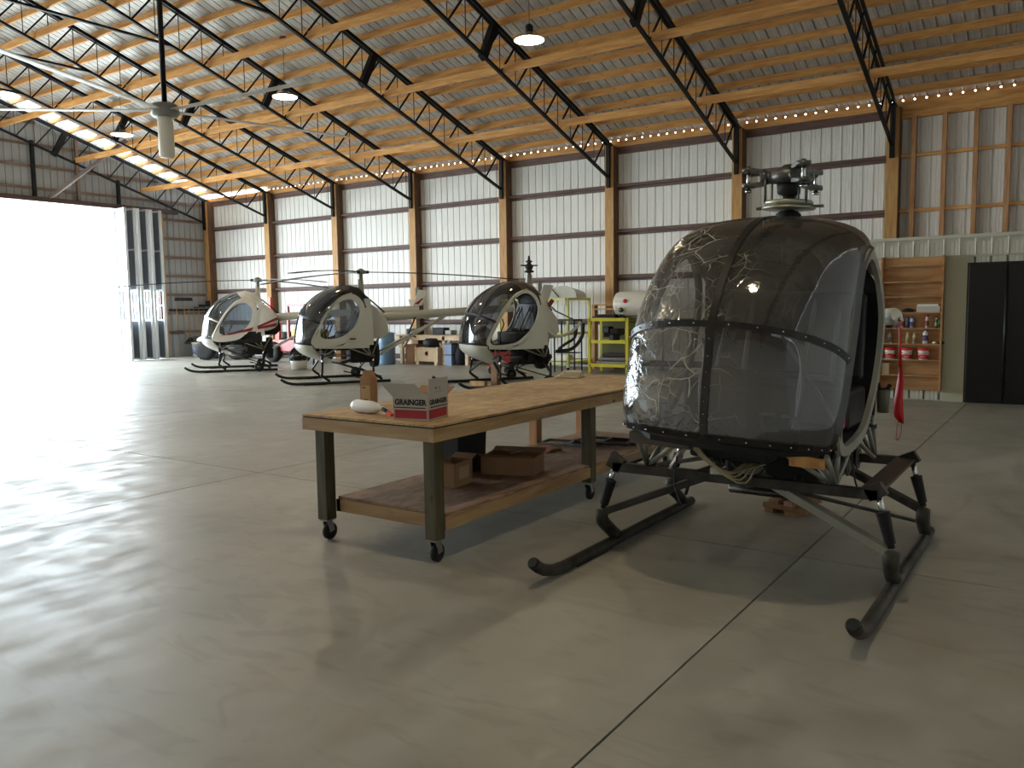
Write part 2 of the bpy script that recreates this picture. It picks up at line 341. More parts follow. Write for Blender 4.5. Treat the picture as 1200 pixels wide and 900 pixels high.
m.build('eave_closure_strip', M_postw, wb, fix=False)
MB().box(EX, XR, WY-.008, WY+.02, 5.9, 6.06).build('eave_backing', M_wall, wb)
# ---- roof (ceiling): sheets, purlins, stringers, trusses
ce = struct(empty('ceiling'))
SLEN = (20.42-RY)*sqrt(1+SL*SL); ang = math.atan(SL)
me = sheet(SLEN+.02, dp=.045).mesh('roof_sheet', M_roof)
# orient: local z -> up the slope (-y, +z), local x stays x
def place(o, x, y, z, up):
    c, s_ = cos(ang), sin(ang); d = -1 if up else 1
    zc = Vector((0, d*c, s_)); xc = Vector((1, 0, 0)); yc = zc.cross(xc)
    o.matrix_local = Matrix(((xc.x, yc.x, zc.x, x), (xc.y, yc.y, zc.y, y), (xc.z, yc.z, zc.z, z), (0,0,0,1)))
M_sky = mat('translucent_roof_light', (.93, .95, .95), .6); bsn = M_sky.node_tree.nodes['Principled BSDF']
trn = M_sky.node_tree.nodes.new('ShaderNodeBsdfTranslucent'); trn.inputs[0].default_value = (.75, .72, .66, 1)
mxn = M_sky.node_tree.nodes.new('ShaderNodeMixShader'); mxn.inputs[0].default_value = .45
M_sky.node_tree.links.new(bsn.outputs[0], mxn.inputs[1]); M_sky.node_tree.links.new(trn.outputs[0], mxn.inputs[2]); M_sky.node_tree.links.new(mxn.outputs[0], M_sky.node_tree.nodes['Material Output'].inputs[0])
mesk = sheet(SLEN+.02).mesh('translucent_sheet', M_sky)
x = EX-.35; k = 0
while x < XR:
    first = k == 0
    o = link('translucent_sheet' if first else 'roof_sheet', mesk if first else me, ce); place(o, x, 20.42, T(20.42)+.24, True)
    x += 4*RIB; k += 1
MB().add([(EX-.4, RY, T(RY)+.21), (XR+.3, RY, T(RY)+.21), (XR+.3, SY-.3, T(SY-.3)+.21), (EX-.4, SY-.3, T(SY-.3)+.21)], [(0,1,2,3)]).build('roof_sheet_south', M_roof, ce)
MB().bar((EX-.4, RY, T(RY)+.3), (XR+.3, RY, T(RY)+.3), .6, .02).build('ridge_cap', M_roof, ce)
nU = Vector((0, sin(ang), cos(ang))); nS = Vector((0, -sin(ang), cos(ang)))
PUR = [19.846-.6*k for k in range(19)]
me = MB().bar((EX+.02, 0, 0), (XR, 0, 0), .042, .175, nU).mesh('purlin', M_pineX)
for y in PUR:
    link('purlin', me, ce, (0, y, T(y)+.12))
me = MB().bar((EX+.02, 0, 0), (XR, 0, 0), .042, .19, nS).mesh('purlin', M_pineX)
for y in PUR[::2]:
    link('purlin', me, ce, (0, 2*RY-y, T(y)+.1))
for y in (17.47, 15.15, 12.8, 10.5):
    MB().box(EX+.1, XR, y-.02, y+.02, B(y)+.03, B(y)+.20).build('stringer', M_pineX, ce)
# trusses
def truss(x, first=[]):
    t = empty('truss'); t.parent = ce; t.location = (x, 0, 0)
    if not first:
        nodes = [19.846-.6*k for k in range(19)]
        ch = MB()
        for sgn in (1, -1):
            Y = lambda y: y if sgn > 0 else 2*RY-y
            for dx in (-.045, .045):
                ch.bar((dx, Y(20.25), T(20.25)-.04), (dx, Y(RY), T(RY)-.04), .045, .085)
        first.append(('top_chord', ch.mesh('top_chord', M_steel), None))
        cb = MB()
        for sgn in (1, -1):
            Y = lambda y: y if sgn > 0 else 2*RY-y
            cb.bar((0, Y(20.06), B(20.06)), (0, Y(RY), B(RY)), .07, .06)
        first.append(('bottom_chord', cb.mesh('bottom_chord', M_steel), None))
        ep = MB().box(-.05, .05, 20.0, 20.08, 4.86, T(20.05)).mesh('end_plate', M_steel); first.append(('end_plate', ep, None))
        sp = MB().bar((0, 14.86, T(14.86)-.03), (0, 14.42, B(14.42)-.06), .14, .16, (0,1,0)).mesh('splice_plate', M_steel); first.append(('splice_plate', sp, None))
        tie = MB().bar((0, 11.85, 7.83), (0, 2*RY-11.85, 7.83), .07, .05).mesh('tie_bar', M_steel); first.append(('tie_bar', tie, None))
        rod = MB().tube([(0, 0, -.02), (0, 0, -.93)], .011, 5).mesh('web_rod', mat('brown_rod', (.25, .16, .13), .5, .4))
        dg = MB().bar((0, 0, -.05), (0, -.58, B(19.2)-T(19.8)), .035, .035).mesh('web_diagonal', M_steel)
        for y in nodes[:-1]:
            first.append(('web_rod', rod, (0, y, T(y)))); first.append(('web_diagonal', dg, (0, y, T(y))))
        sw = MB()
        for y in nodes[:-1]:
            sw.bar((0, 2*RY-y, T(y)), (0, 2*RY-y+.58, B(y-.58)), .035, .035)
        first.append(('south_web', sw.mesh('south_web', M_steel), None))
    for n, m_, l in first: link(n, m_, t, l)
for k in range(8): truss(X0-SP*k+.1 if k < 7 else EX+.12)
truss(X0+SP+.1)
# ---- end wall (left) with the open doorway
wl = struct(empty('wall_left'))
HZ = 5.41; DY0, DY1 = -.6, 18.0
def endsheet(y0, y1, z0, z1f):
    """ribbed strip on the end wall from y0 to y1; top follows the roof"""
    y = y0; m = MB()
    while y < y1-.01:
        ye = min(y+RIB, y1); pr = [(y, 0), (min(y+.012, ye), .022), (min(y+.034, ye), .022), (min(y+.046, ye), 0), (ye, 0)]
        for (a, d0), (b, d1) in zip(pr[:-1], pr[1:]):
            if b-a < 1e-6: continue
            m.add([(EX-d0-.01, a, z0), (EX-d1-.01, b, z0), (EX-d1-.01, b, z1f(b)), (EX-d0-.01, a, z1f(a))], [(0,1,2,3)])
        y = ye
    return m
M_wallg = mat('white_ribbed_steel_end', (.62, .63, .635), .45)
y = DY1
roofz = lambda y: T(y)+.19
y = SY
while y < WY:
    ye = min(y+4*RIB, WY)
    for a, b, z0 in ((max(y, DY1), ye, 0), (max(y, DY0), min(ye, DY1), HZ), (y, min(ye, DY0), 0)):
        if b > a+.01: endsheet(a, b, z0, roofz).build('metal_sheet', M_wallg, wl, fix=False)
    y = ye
M_girtp = wood('weathered_girt', (.52, .43, .37), (.43, .35, .3), 'Y', False)
for z in (.9, 1.6, 2.3, 3.0, 3.7, 4.4, 5.1, 5.75):
    MB().box(EX, EX+.05, DY1+.2, 20.0, z, z+.1).build('girt', M_girtp, wl)
for z in (5.75, 6.45, 7.15, 7.85, 8.55):
    y1 = 20.35-(z+.2-5.944)/SL; y1 = min(y1, DY1+.2)
    MB().box(EX, EX+.04, 2*RY-y1, y1, z, z+.09).build('girt', M_girtp, wl)
M_mull = mat('brown_door_steel', (.3, .22, .2), .5, .2)
for yy in (16.62, 15.2, 13.75, 12.3, 10.8, 9.3, 7.8, 6.2):
    dark = yy in (16.62, 13.75, 10.8)
    MB().box(EX+.04, EX+.14, yy-.05, yy+.05, HZ, min(T(yy), B(yy)+.1) if dark else T(yy)).build('gable_stud', M_steel if dark else M_girtp, wl)
MB().box(EX-.02, EX+.18, DY0, DY1+.9, HZ-.05, HZ+.1).build('door_header', M_mull, wl)
MB().box(EX, EX+.12, DY1+.02, DY1+.12, 0, HZ).build('door_jamb', M_mull, wl)
MB().box(EX, EX+.12, DY1+.12, DY1+.28, 0, HZ).build('door_jamb_post', M_postw, wl)
MB().bar((EX+.1, 14.2, HZ+.08), (EX+2.2, 15.75, 7.35), .12, .1).build('gable_brace', mat('grey_brown_brace', (.42, .36, .34), .6), wl)
# ---- other walls (behind and beside the camera)
wr = struct(MB().add([(XR, SY, 0), (XR, WY, 0), (XR, WY, roofz(WY)), (XR, RY, roofz(RY)), (XR, SY, roofz(SY))], [(0,1,2,3,4)]).build('wall_right', M_wall))
wf = struct(MB().box(EX, XR, SY-.05, SY, 0, roofz(SY)).build('wall_front', M_wall))
# ---- folded hangar door leaves stacked at the right jamb
M_leaf = mat('grey_door_sheet', (.42, .44, .47), .4, .2)
M_leafe = mat('pale_door_edge', (.8, .82, .84), .35, .2)
dr = struct(empty('door_1', (0, 0, 0)))
n = 6
for i in range(n):
    ya = 16.34+.245*i; zg = .06 if i % 2 else -.06
    p = Vector((EX+.12, ya-zg, 0)); q = Vector((EX+.98, ya+zg, 0)); d = (q-p).normalized()
    leaf = empty('door_leaf'); leaf.parent = dr
    m = MB()
    for z0, z1 in ((.05, 1.4), (2.5, 5.3)): m.bar(p+Vector((0,0,(z0+z1)/2)), q+Vector((0,0,(z0+z1)/2)), .03, z1-z0)
    m.build('leaf_sheet', M_leaf, leaf)
    m = MB()
    for e in (p+d*.03, q-d*.03): m.bar(e+Vector((0,0,.03)), e+Vector((0,0,5.33)), .085, .085, (1,0,0))
    for z in (.06, 1.42, 1.95, 2.5, 3.9, 5.3): m.bar(p+Vector((0,0,z)), q+Vector((0,0,z)), .05, .06)
    m.build('leaf_frame', M_leafe, leaf)
# ================================================================ inner room at the right, white ribbed walls
ir = struct(empty('wall_inner_room'))
IY = 15.7
M_liner = mat('white_liner_steel', (.74, .73, .67), .4)
me = sheet(2.66).mesh('liner_sheet', M_liner)
x = -5.2
while x < XR:
    link('liner_sheet', me, ir, (x, IY, 0.02)); x += 4*RIB
ribm = MB().box(0, .022, -.022, 0, 2.46, 2.74).mesh('rib_highlight', mat('rib_highlight_tone', (.93, .92, .88), .35))  # highlights on the upper liner ribs, painted as paler strips
x = -5.2+.009
while x < XR: link('rib_highlight', ribm, ir, (x, IY, 0)); x += RIB
MB().box(-5.2, XR, IY+.03, IY+.15, 0, 2.77).box(-5.25, -5.2, IY-.02, WY-.35, 0, 2.77).build('wall_core', M_liner, ir)
MB().box(-5.25, XR, IY-.03, WY-.35, 2.75, 2.80).build('room_top', M_liner, ir)
MB().box(-1.86, -1.52, IY-.03, IY-.02, 0.0, 2.45).build('flat_panel', mat('beige_flat_panel', (.66, .64, .55), .5), ir)
MB().box(-5.2, XR, IY-.035, IY-.02, 2.43, 2.46).build('panel_cap', mat('beige_flat_panel', (.66, .64, .55)), ir)
d2 = struct(empty('door_2'))
M_bd = mat('glossy_black_door', (.07, .065, .06), .28, .2)
for i in range(3):
    a = -1.52+.56*i
    m = MB().box(a+.006, a+.554, IY-.07, IY-.035, .02, 2.31); m.build('door_panel', M_bd, d2, bevel=.008)
MB().box(-1.54, .2, IY-.035, IY-.02, 0, 2.33).build('door_backing', M_blk, d2)
MB().tube([(-1.52+.55, IY-.085, .05), (-1.52+.55, IY-.085, 2.28)], .018, 8).build('door_astragal', M_bd, d2)
# ================================================================ hanging lamps
M_lampon = mat('lit_lamp_panel', (1, .93, .78), .5, emit=22)
M_lampb = mat('grey_lamp_housing', (.45, .45, .43), .5)
def lamp(x, y, z, lab, vis=True):
    t = empty('ceiling_light', (x, y, z), 0, lab, 'lamp', 'high bay lamps hanging from the roof purlins')
    # shallow pan reflector with a bright lower face
    m = MB().lathe([(.07, .16), (.08, .10), (.30, .02), (.31, 0)], n=20); m.build('reflector', M_lampb, t)
    MB().lathe([(0, .0), (.285, .0), (.285, .006), (0, .006)], (0, 0, -.008), n=20).build('lens', M_lampon, t)
    MB().lathe([(.06, .12), (.075, .14), (.075, .26), (.03, .3)], n=12).build('driver_housing', M_blk, t)
    top = T(y)-z
    MB().tube([(0, 0, .28), (0, 0, top+.05)], .006, 5).tube([(0, 0, .28), (.2, 0, .06)], .004, 4).tube([(0, 0, .28), (-.2, 0, .06)], .004, 4).tube([(0, 0, .28), (0, .2, .06)], .004, 4).build('suspension_cable', M_blk, t)
    MB().box(-.06, .06, -.05, .05, top-.05, top+.08).build('mounting_bracket', M_mull, t)
    ld = bpy.data.lights.new('lamp_glow', 'SPOT'); ld.energy = LAMP_POWER*4; ld.color = (1, .80, .52); ld.spot_size = radians(165); ld.spot_blend = .4; ld.shadow_soft_size = .13
    lo = bpy.data.objects.new('lamp_glow', ld); COL.objects.link(lo); lo.parent = t; lo.location = (0, 0, -.03)
for i, (x, lab) in enumerate([(-8.9, 'lit high bay lamp nearest the camera, hanging alone at top centre'), (-15.9, 'lit high bay lamp hanging right of the ceiling fan'), (-22.9, 'lit high bay lamp farthest away, left of the fan housing')]):
    lamp(x, 13.72, 6.8, lab)
for i, x in enumerate((-1.87, -8.9, -15.9, -22.9)):
    lamp(x, 3.7, 6.8, ['lit high bay lamp above the near helicopter', 'lit high bay lamp behind the camera, second of its row', 'lit high bay lamp behind the camera, third of its row', 'lit high bay lamp behind the camera, nearest the doorway'][i])
# ---- ceiling fan
FX, FY, FZ = -13.2, 8.72, 5.16
fan = empty('ceiling_fan', (FX, FY, FZ), 0, 'huge pale grey ceiling fan hanging on a long black rod below the roof', 'fan')
MB().tube([(0, 0, .1), (0, 0, T(RY)-FZ)], .045, 10).build('down_rod', M_steel, fan)
MB().lathe([(.05, .14), (.2, .12), (.235, .07), (.235, -.05), (.2, -.09), (.1, -.1)], n=24).build('motor_hub', mat('grey_fan_motor', (.5, .51, .5), .4), fan)
MB().lathe([(.11, -.08), (.13, -.12), (.13, -.74), (.11, -.78), (0, -.78)], n=20).build('drive_housing', mat('pale_fan_housing', (.86, .85, .8), .45), fan)
bm_ = MB()
P = [(u*.085, v*.022) for u, v in ((-1, 0), (-.6, .6), (0, 1), (.6, .6), (1, 0), (.6, -.3), (-.6, -.3))]
bm_.prism([(a, b) for a, b in P], lambda a, b: (.2, a, b), lambda a, b: (3.66, a, b+.0))
me = bm_.mesh('blade', mat('pale_grey_blade', (.72, .70, .66), .4))
for k in range(5):
    o = link('blade', me, fan, (0, 0, .01), radians(4+72*k))

# ================================================================ HELICOPTERS (local: +X nose, +Y left side, ground z=0)
C_ = [(.95,.935),(.94,1.1),(.90,1.32),(.83,1.58),(.69,1.80),(.48,2.0),(.25,2.14),(0,2.235),(-.30,2.28)]
E_ = [(.60,.90),(.60,1.0),(.53,1.14),(.40,1.38),(.26,1.6),(.12,1.78),(-.05,1.95),(-.2,2.03),(-.33,2.075)]
W_ = [.625,.65,.66,.665,.66,.645,.63,.62,.615]
NS = 5
CC = catmull([(a, 0, b) for a, b in C_], NS); EE = catmull([(a, 0, b) for a, b in E_], NS); WW = catmull([(a, 0, 0) for a in W_], NS)
def canopy_pt(s, t, off=0):
    """s in stations (float 0..8), t -1..1 (left +)"""
    k = s*NS; i = min(int(k), len(CC)-2); f = k-i
    c = CC[i].lerp(CC[i+1], f); e = EE[i].lerp(EE[i+1], f); w_ = lerp(WW[i].x, WW[i+1].x, f)
    n = 2.35; a = t*pi/2; sy = abs(sin(a))**(2/n)*(1 if t >= 0 else -1); cf = max(cos(a), 0)**(2/n)
    p = e.lerp(c, cf); q = Vector((p.x, sy*w_, p.z))
    if off:
        d = Vector((q.x+.1, q.y*.9, q.z-1.35)).normalized(); q = q+d*off
    return q
def strip(fn, n, halfw, off, th):
    """ribbon on the canopy: fn(u)->(s,t); width direction by fn2"""
    pass
DO = [(.60,.90),(.60,1.02),(.50,1.16),(.38,1.39),(.23,1.63),(.09,1.82),(-.08,1.99),(-.31,2.07),(-.52,1.95),(-.62,1.72),(-.58,1.45),(-.44,1.2),(-.23,1.0),(.0,.88),(.43,.84)]
DI_open = [(.545,.95),(.54,1.04),(.455,1.18),(.335,1.39),(.19,1.62),(.055,1.79),(-.10,1.93),(-.31,2.0),(-.47,1.9),(-.56,1.7),(-.52,1.46),(-.39,1.23),(-.2,1.05),(.0,.94),(.41,.90)]
DI_win = [(.40,1.08),(.42,1.14),(.41,1.25),(.34,1.42),(.22,1.62),(.07,1.79),(-.10,1.90),(-.31,1.93),(-.44,1.82),(-.49,1.66),(-.45,1.46),(-.36,1.30),(-.18,1.14),(.02,1.05),(.28,1.03)]
def smooth_loop(P, m=3):
    n = len(P); out = []
    for i in range(n):
        p0, p1, p2, p3 = [Vector((*P[(i+j-1) % n], 0)) for j in range(4)]
        for k in range(m):
            t = k/m; v = .5*((2*p1)+(p2-p0)*t+(2*p0-5*p1+4*p2-p3)*t*t+(3*p1-p0-3*p2+p3)*t**3); out.append((v.x, v.y))
    return out
G_front = glass('scuffed_canopy_plastic', (.27, .265, .255), .09, film=.9, rough=.06, dirtcol=(.42, .4, .36))
G_far = glass('clean_canopy_plastic', (.45, .5, .56), .04, rough=.03)
G_smoke = glass('smoked_canopy_plastic', (.10, .11, .13), .05, rough=.03)
def heli(loc, rz, label, st):
    t = empty('helicopter', loc, rz, label, 'helicopter')
    body = st['body']; frame = st['frame']; gl = st['glass']; front = st.get('front', False)
    # --- canopy bubble in four panes (upper / lower, left / right) -------------------------------
    res = 2 if not front else 4
    for nm, s0, s1 in (('canopy_lower_pane', 0, 3), ('canopy_upper_pane', 3, 7.2)):
        for sg in (1, -1):
            ns = int((s1-s0)*res)+1; nt = 9 if not front else 16
            P = [[canopy_pt(lerp(s0, s1, i/ns), sg*j/nt) for j in range(nt+1)] for i in range(ns+1)]
            if sg < 0: P = [r[::-1] for r in P]
            MB().grid(P).build(nm, gl, t, fix=False)
    # roof skin behind the panes
    P = [[canopy_pt(lerp(7.2, 8, i/3), -1+j/8, .004) for j in range(17)] for i in range(4)]
    e = [(-.52, 1.95), (-.66, 1.72)]
    for (xe, ze), xc, zcn in ((e[0], -.56, 2.22), ((-.72, 1.78), -.74, 2.02)):
        row = []
        for j in range(17):
            a = (-1+j/8)*pi/2; sy = abs(sin(a))**.85*(1 if a >= 0 else -1)*.62; cf = max(cos(a), 0)**.85
            row.append(Vector((lerp(xe, xc, cf), sy, lerp(ze, zcn, cf))))
        P.append(row)
    MB().grid(P).build('roof_skin', st['roof'], t, fix=False)
    # --- frames: centre strip, cross strip, bottom strip, door arches ----------------------------
    def ribbon(fn, n, hw, off=.006):
        L = []
        for i in range(n+1):
            u = i/n; s, tt = fn(u); a = Vector(canopy_pt(s, tt, off)); s2, t2 = fn(min(u+.01, 1)); s1, t1 = fn(max(u-.01, 0))
            d = (canopy_pt(s2, t2, off)-canopy_pt(s1, t1, off)).normalized()
            nrm = Vector((a.x+.1, a.y*.9, a.z-1.35)).normalized(); sd = d.cross(nrm).normalized(); nn = sd.cross(d).normalized()
            L.append([a-sd*hw-nn*.004, a-sd*hw+nn*.004, a+sd*hw+nn*.004, a+sd*hw-nn*.004])
        return MB().grid([r+[r[0]] for r in L], sm=False)
    fw = .022
    ribbon(lambda u: (lerp(0, 8, u), 0), 30, fw if not st.get('wide') else .05).build('centre_strip', frame, t)
    ribbon(lambda u: (3, -1+2*u), 32, fw*.9).build('cross_strip', frame, t)
    ribbon(lambda u: (.06, -1+2*u), 32, fw*.9).build('bottom_strip', frame, t)
    if front:
        m = MB()
        for i in range(8): p = canopy_pt(.15+i*.36, 0, .014); m.lathe([(.0, 0), (.007, .001), (0, .006)], p, 6, 'X')
        for i in range(14):
            for s in (3, .06): p = canopy_pt(s, -.93+i*.143, .014); m.lathe([(0, -.006), (.008, 0), (0, .006)], p, 6)
        m.build('rivet', M_chrome, t)['kind'] = 'stuff'
    # canopy edge arch: follows the bubble's side edge
    for sg in (1, -1):
        ribbon(lambda u: (lerp(0, 8, u), sg*.985), 26, .028, .005).build('edge_arch', st['arch'], t)
    # --- door frames or doors ---------------------------------------------------------------------
    O = smooth_loop(DO); yW = lambda x, z: .655-(.03*max(0, z-1.6)/.4)
    for sg in (1, -1):
        win = st['doors']
        I = smooth_loop(DI_win if win else DI_open)
        m = MB(); m.ring(O, I, lambda x, z: (x, sg*(yW(x, z)+.012), z), lambda x, z: (x, sg*(yW(x, z)-.02), z))
        d = m.build('door' if win else 'door_frame', body if win else st['doorframe'], t)
        if win:
            n = len(I); MB().add([(x, sg*(yW(x, z)), z) for x, z in I], [tuple(range(n))]).build('door_window', st['dglass'], d)
            MB().bar((-.38, sg*.68, 1.02), (-.24, sg*.68, 1.02), .02, .03).build('door_handle', M_blk, d)
            if st.get('stripe'):
                y0 = sg*.670
                MB().prism([(.46, 1.0), (-.50, 1.24), (-.44, 1.14)], lambda x, z: (x, y0, z), lambda x, z: (x, y0+sg*.006, z)).build('red_stripe', M_red, d)
    # --- firewall, floor pan, seat, console --------------------------------------------------------
    MB().prism([(-.6,.9),(.6,.9),(.62,1.3),(.62,1.8),(.5,2.0),(.2,2.08),(-.2,2.08),(-.5,2.0),(-.62,1.8),(-.62,1.3)], lambda y, z: (-.66, y, z), lambda y, z: (-.69, y, z)).build('firewall', st['inside'], t)
    MB().prism([(.86,0),(.8,.4),(.58,.6),(-.68,.62),(-.68,-.62),(.58,-.6),(.8,-.4)], lambda x, y: (x, y, .885), lambda x, y: (x, y, .855)).build('floor_pan', st['inside'], t)
    s = MB().box(-.6, -.08, -.56, .56, .9, 1.16).build('seat_cushion', M_seat, t, bevel=.03)
    MB().bar((-.52, 0, 1.2), (-.62, 0, 1.78), 1.1, .08, (1,0,0)).build('seat_back', M_seat, t, bevel=.02)
    for yy in (-.3, .3):
        MB().tube([(-.60, yy-.08, 1.75), (-.44, yy-.09, 1.45), (-.3, yy-.1, 1.18)], .018, 5).tube([(-.60, yy+.08, 1.75), (-.44, yy+.09, 1.45), (-.3, yy+.1, 1.18)], .018, 5).build('harness_strap', M_grey, t)
    c = MB().prism([(.30,.88),(.62,.88),(.60,1.18),(.46,1.30),(.34,1.22)], lambda x, z: (x, -.13, z), lambda x, z: (x, .13, z)).build('instrument_console', M_seat, t)
    m = MB()
    for k in range(5): m.lathe([(.034, 0), (.034, .01), (.026, .012), (0, .012)], (.345, -.08+.08*(k % 3), 1.2-.09*(k//3)), 10, 'X')
    m.build('gauge', M_grey, c)
    for yy in (-.32, .32):
        MB().tube([(.18, yy, .9), (.2, yy, 1.12), (.1, yy, 1.34), (.14, yy, 1.45)], .013, 6).build('control_stick', M_grey if front else M_blk, t)
        MB().tube([(.55, yy-.1, .9), (.62, yy-.1, 1.06), (.6, yy-.02, 1.06)], .012, 6).tube([(.55, yy+.1, .9), (.62, yy+.1, 1.06), (.6, yy+.02, 1.06)], .012, 6).build('rudder_pedal', M_grey, t)
    # --- landing gear ------------------------------------------------------------------------------
    LW = .91
    for sg in (1, -1):
        pts = [(1.345, sg*LW, .155), (1.29, sg*LW, .115), (1.22, sg*LW, .08), (1.12, sg*LW, .052), (1.0, sg*LW, .04), (.4, sg*LW, .04), (-.5, sg*LW, .04), (-1.12, sg*LW, .04)]
        sk = MB().tube(pts, .038 if front else .034, 12).build('skid', st['gear'], t)
        MB().lathe([(0, -.012), (.03, -.006), (.036, .0), (.03, .01)], (1.35, sg*LW, .159), 10, R=Matrix.Rotation(radians(55), 3, 'Y')).build('skid_end_cap', M_blk, sk)
        MB().box(.35, .85, sg*LW-.02, sg*LW+.02, -.0, .012).build('wear_shoe', M_steel, sk)
    for bx, foot in ((.42, .27), (-.75, -.93)):
        MB().bar((bx, -.84, .60), (bx, .84, .60), *((.06, .06) if front else (.035, .04))).build('cross_beam', st['gear'], t)
        for sg in (1, -1):
            el = Vector((bx+.02, sg*(LW+.01), .275)); dirn = 'drag_strut'
            inn = Vector((bx-.10, sg*.12, .62))
            MB().bar(inn, el, *((.075, .045) if front else (.05, .03))).build('landing_strut', st['strut'] if sg > 0 and front and bx > 0 else st['gear'], t)
            pts = [el+Vector((.0, 0, .01)), el+Vector((.015, 0, -.05)), Vector((foot+.09, sg*LW, .14)), Vector((foot, sg*LW, .075))]
            MB().tube(catmull(pts, 3), [.045 if front else .03]*10, 8).build('strut_foot', st['gear'], t)
            top = Vector((bx, sg*.84, .60)); bot = el+Vector((0, 0, .03)); d = bot-top
            da = MB().tube([top, top+d*.45], .018, 8).build('damper', M_chrome, t)
            m = MB(); N_ = 16; pts = []; rs = []
            for k in range(N_*2+1):
                pts.append(top+d*(.32+.60*k/(N_*2))); rs.append((.043 if k % 2 else .034)*(1 if front else .65)*(1-.25*k/(N_*2)))
            m.tube(pts, rs, 10); m.tube([top+d*.9, bot], .02, 8); m.build('damper_boot', M_rub, da)
            MB().bar(top+Vector((0, -sg*.06, .0)), top+Vector((0, sg*.03, .05)), .06, .09).build('beam_bracket', st['gear'], t)
    for sg in (1, -1):
        if front: MB().bar((.42, sg*.80, .62), (-.75, sg*.80, .62), .12 if front else .05, .02 if front else .03).build('side_beam', st['side'], t)
        MB().tube([(.40, sg*.30, .57), (-.93, sg*.88, .14)], .014, 6).build('drag_tube', st['gear'], t)
    # --- cabin support tubes -----------------------------------------------------------------------
    def tubes(L, nm='support_tube', r=.016, mt=None):
        for a, b in L: MB().tube([a, b], r, 7).build(nm, mt or st['strut'], t)
    for sg in (1, -1):
        tubes([((.40, sg*.60, .62), (.62, sg*.60, .86)), ((.40, sg*.60, .62), (-.05, sg*.60, .86)), ((.40, sg*.60, .62), (.2, sg*.36, .86)), ((-.75, sg*.60, .60), (-.62, sg*.60, .95)), ((-.75, sg*.60, .60), (-.1, sg*.60, .86)),
               ((-.75, sg*.60, .60), (-1.15, sg*.1, 1.3)), ((.40, sg*.60, .62), (-.75, sg*.1, .62)), ((.40, sg*.60, .62), (.52, sg*.30, .84)), ((.40, sg*.60, .62), (.44, sg*.62, .88)), ((-.75, sg*.60, .60), (-.45, sg*.61, .88))])
    # --- belly: engine, gearbox, hoses -------------------------------------------------------------
    en = MB().box(-.95, -.30, -.33, .33, .44, .80).build('engine_block', M_dark, t, bevel=.03)
    for sg in (1, -1):
        for k in range(2):
            m = MB()
            for j in range(6): m.lathe([(.085, 0), (.085, .012)], (-.46-.30*k, sg*(.33+.03*j), .60), 10, 'Y')
            m.lathe([(.06, -.02), (.06, .17)] if sg > 0 else [(.06, -.19), (.06, .02)], (-.46-.30*k, sg*.33 if sg > 0 else -.33, .60), 8, 'Y').build('engine_cylinder', M_dull if front else M_dark, en)
    MB().lathe([(.0, 0), (.3, .02), (.32, .1), (.3, .2), (0, .22)], (-1.02, 0, .62), 16, 'X').build('fan_shroud', M_dark, t)
    MB().tube([(-.3, .2, .5), (-.1, .24, .42), (-.1, -.2, .42), (-.4, -.3, .46)], .03, 8).build('exhaust_pipe', M_dull, t)
    MB().box(-.55, .55, -.25, .25, .74, .85).build('belly_tray', M_dark, t, bevel=.02)
    # --- mast and rotor head -----------------------------------------------------------------------
    mr_ = .045
    MB().tube([(-.65, 0, 1.95), (-.65, 0, 2.54)], mr_, 12).build('mast', M_strutg if not front else M_dull, t)
    if not front: MB().prism([(-.72, .05), (-.56, .05), (-.56, -.05), (-.72, -.05)], lambda x, y: (x, y, 2.0), lambda x, y: (lerp(-.65, x, .7), y*.8, 2.42)).build('mast_fairing', st['arch'], t)
    if st.get('blades') or front:
        hub = MB().lathe([(.10, -.045), (.13, -.03), (.13, .03), (.07, .06), (.035, .085), (0, .09)], (-.65, 0, 2.59), 14).build('rotor_hub', M_dull if front else M_grey, t)
        pitch0 = st['rot']
        for k in range(3):
            a = radians(pitch0+120*k); R = Matrix.Rotation(a, 3, 'Z'); c = Vector((-.65, 0, 2.59)); P = lambda x, y, z: c+R@Vector((x, y, z))
            arm = MB().tube([P(.08, 0, 0), P(.15 if front else .2, 0, 0)], [.05 if front else .042, .045 if front else .035], 10)
            if front:
                arm.tube([P(.14, 0, 0), P(.19, 0, .0)], [.045, .062], 12)
                for z in (-.055, .055): arm.bar(P(.17, 0, z*.8), P(.28, 0, z), .09, .026).lathe([(.048, -.015), (.048, .015)], P(.285, 0, z), 14)
            arm.build('blade_grip', M_dull if front else M_blk, t)
            if front:
                MB().tube([P(.285, 0, -.095), P(.285, 0, .085)], .015, 8).lathe([(.024, -.105), (.024, -.085)], P(.285, 0, 0), 8).build('grip_bolt', M_chrome, t)
                MB().tube([P(.15, .07, -.02), P(.15, .07, -.19)], .010, 7).tube([P(.11, .03, -.02), P(.11, .03, -.19)], .006, 6).build('pitch_link', M_dull, t)
            else:
                m = MB(); L = 4.05; drp = lambda r: -.13*(r/L)**2*(1.4)
                pts = [P(.18+(L-.18)*i/8, 0, drp(.18+(L-.18)*i/8)) for i in range(9)]
                for i in range(8): m.bar(pts[i], pts[i+1], .17 if i else .12, .018)
                m.build('rotor_blade', M_blk if not st.get('paleblade') else M_grey, t)
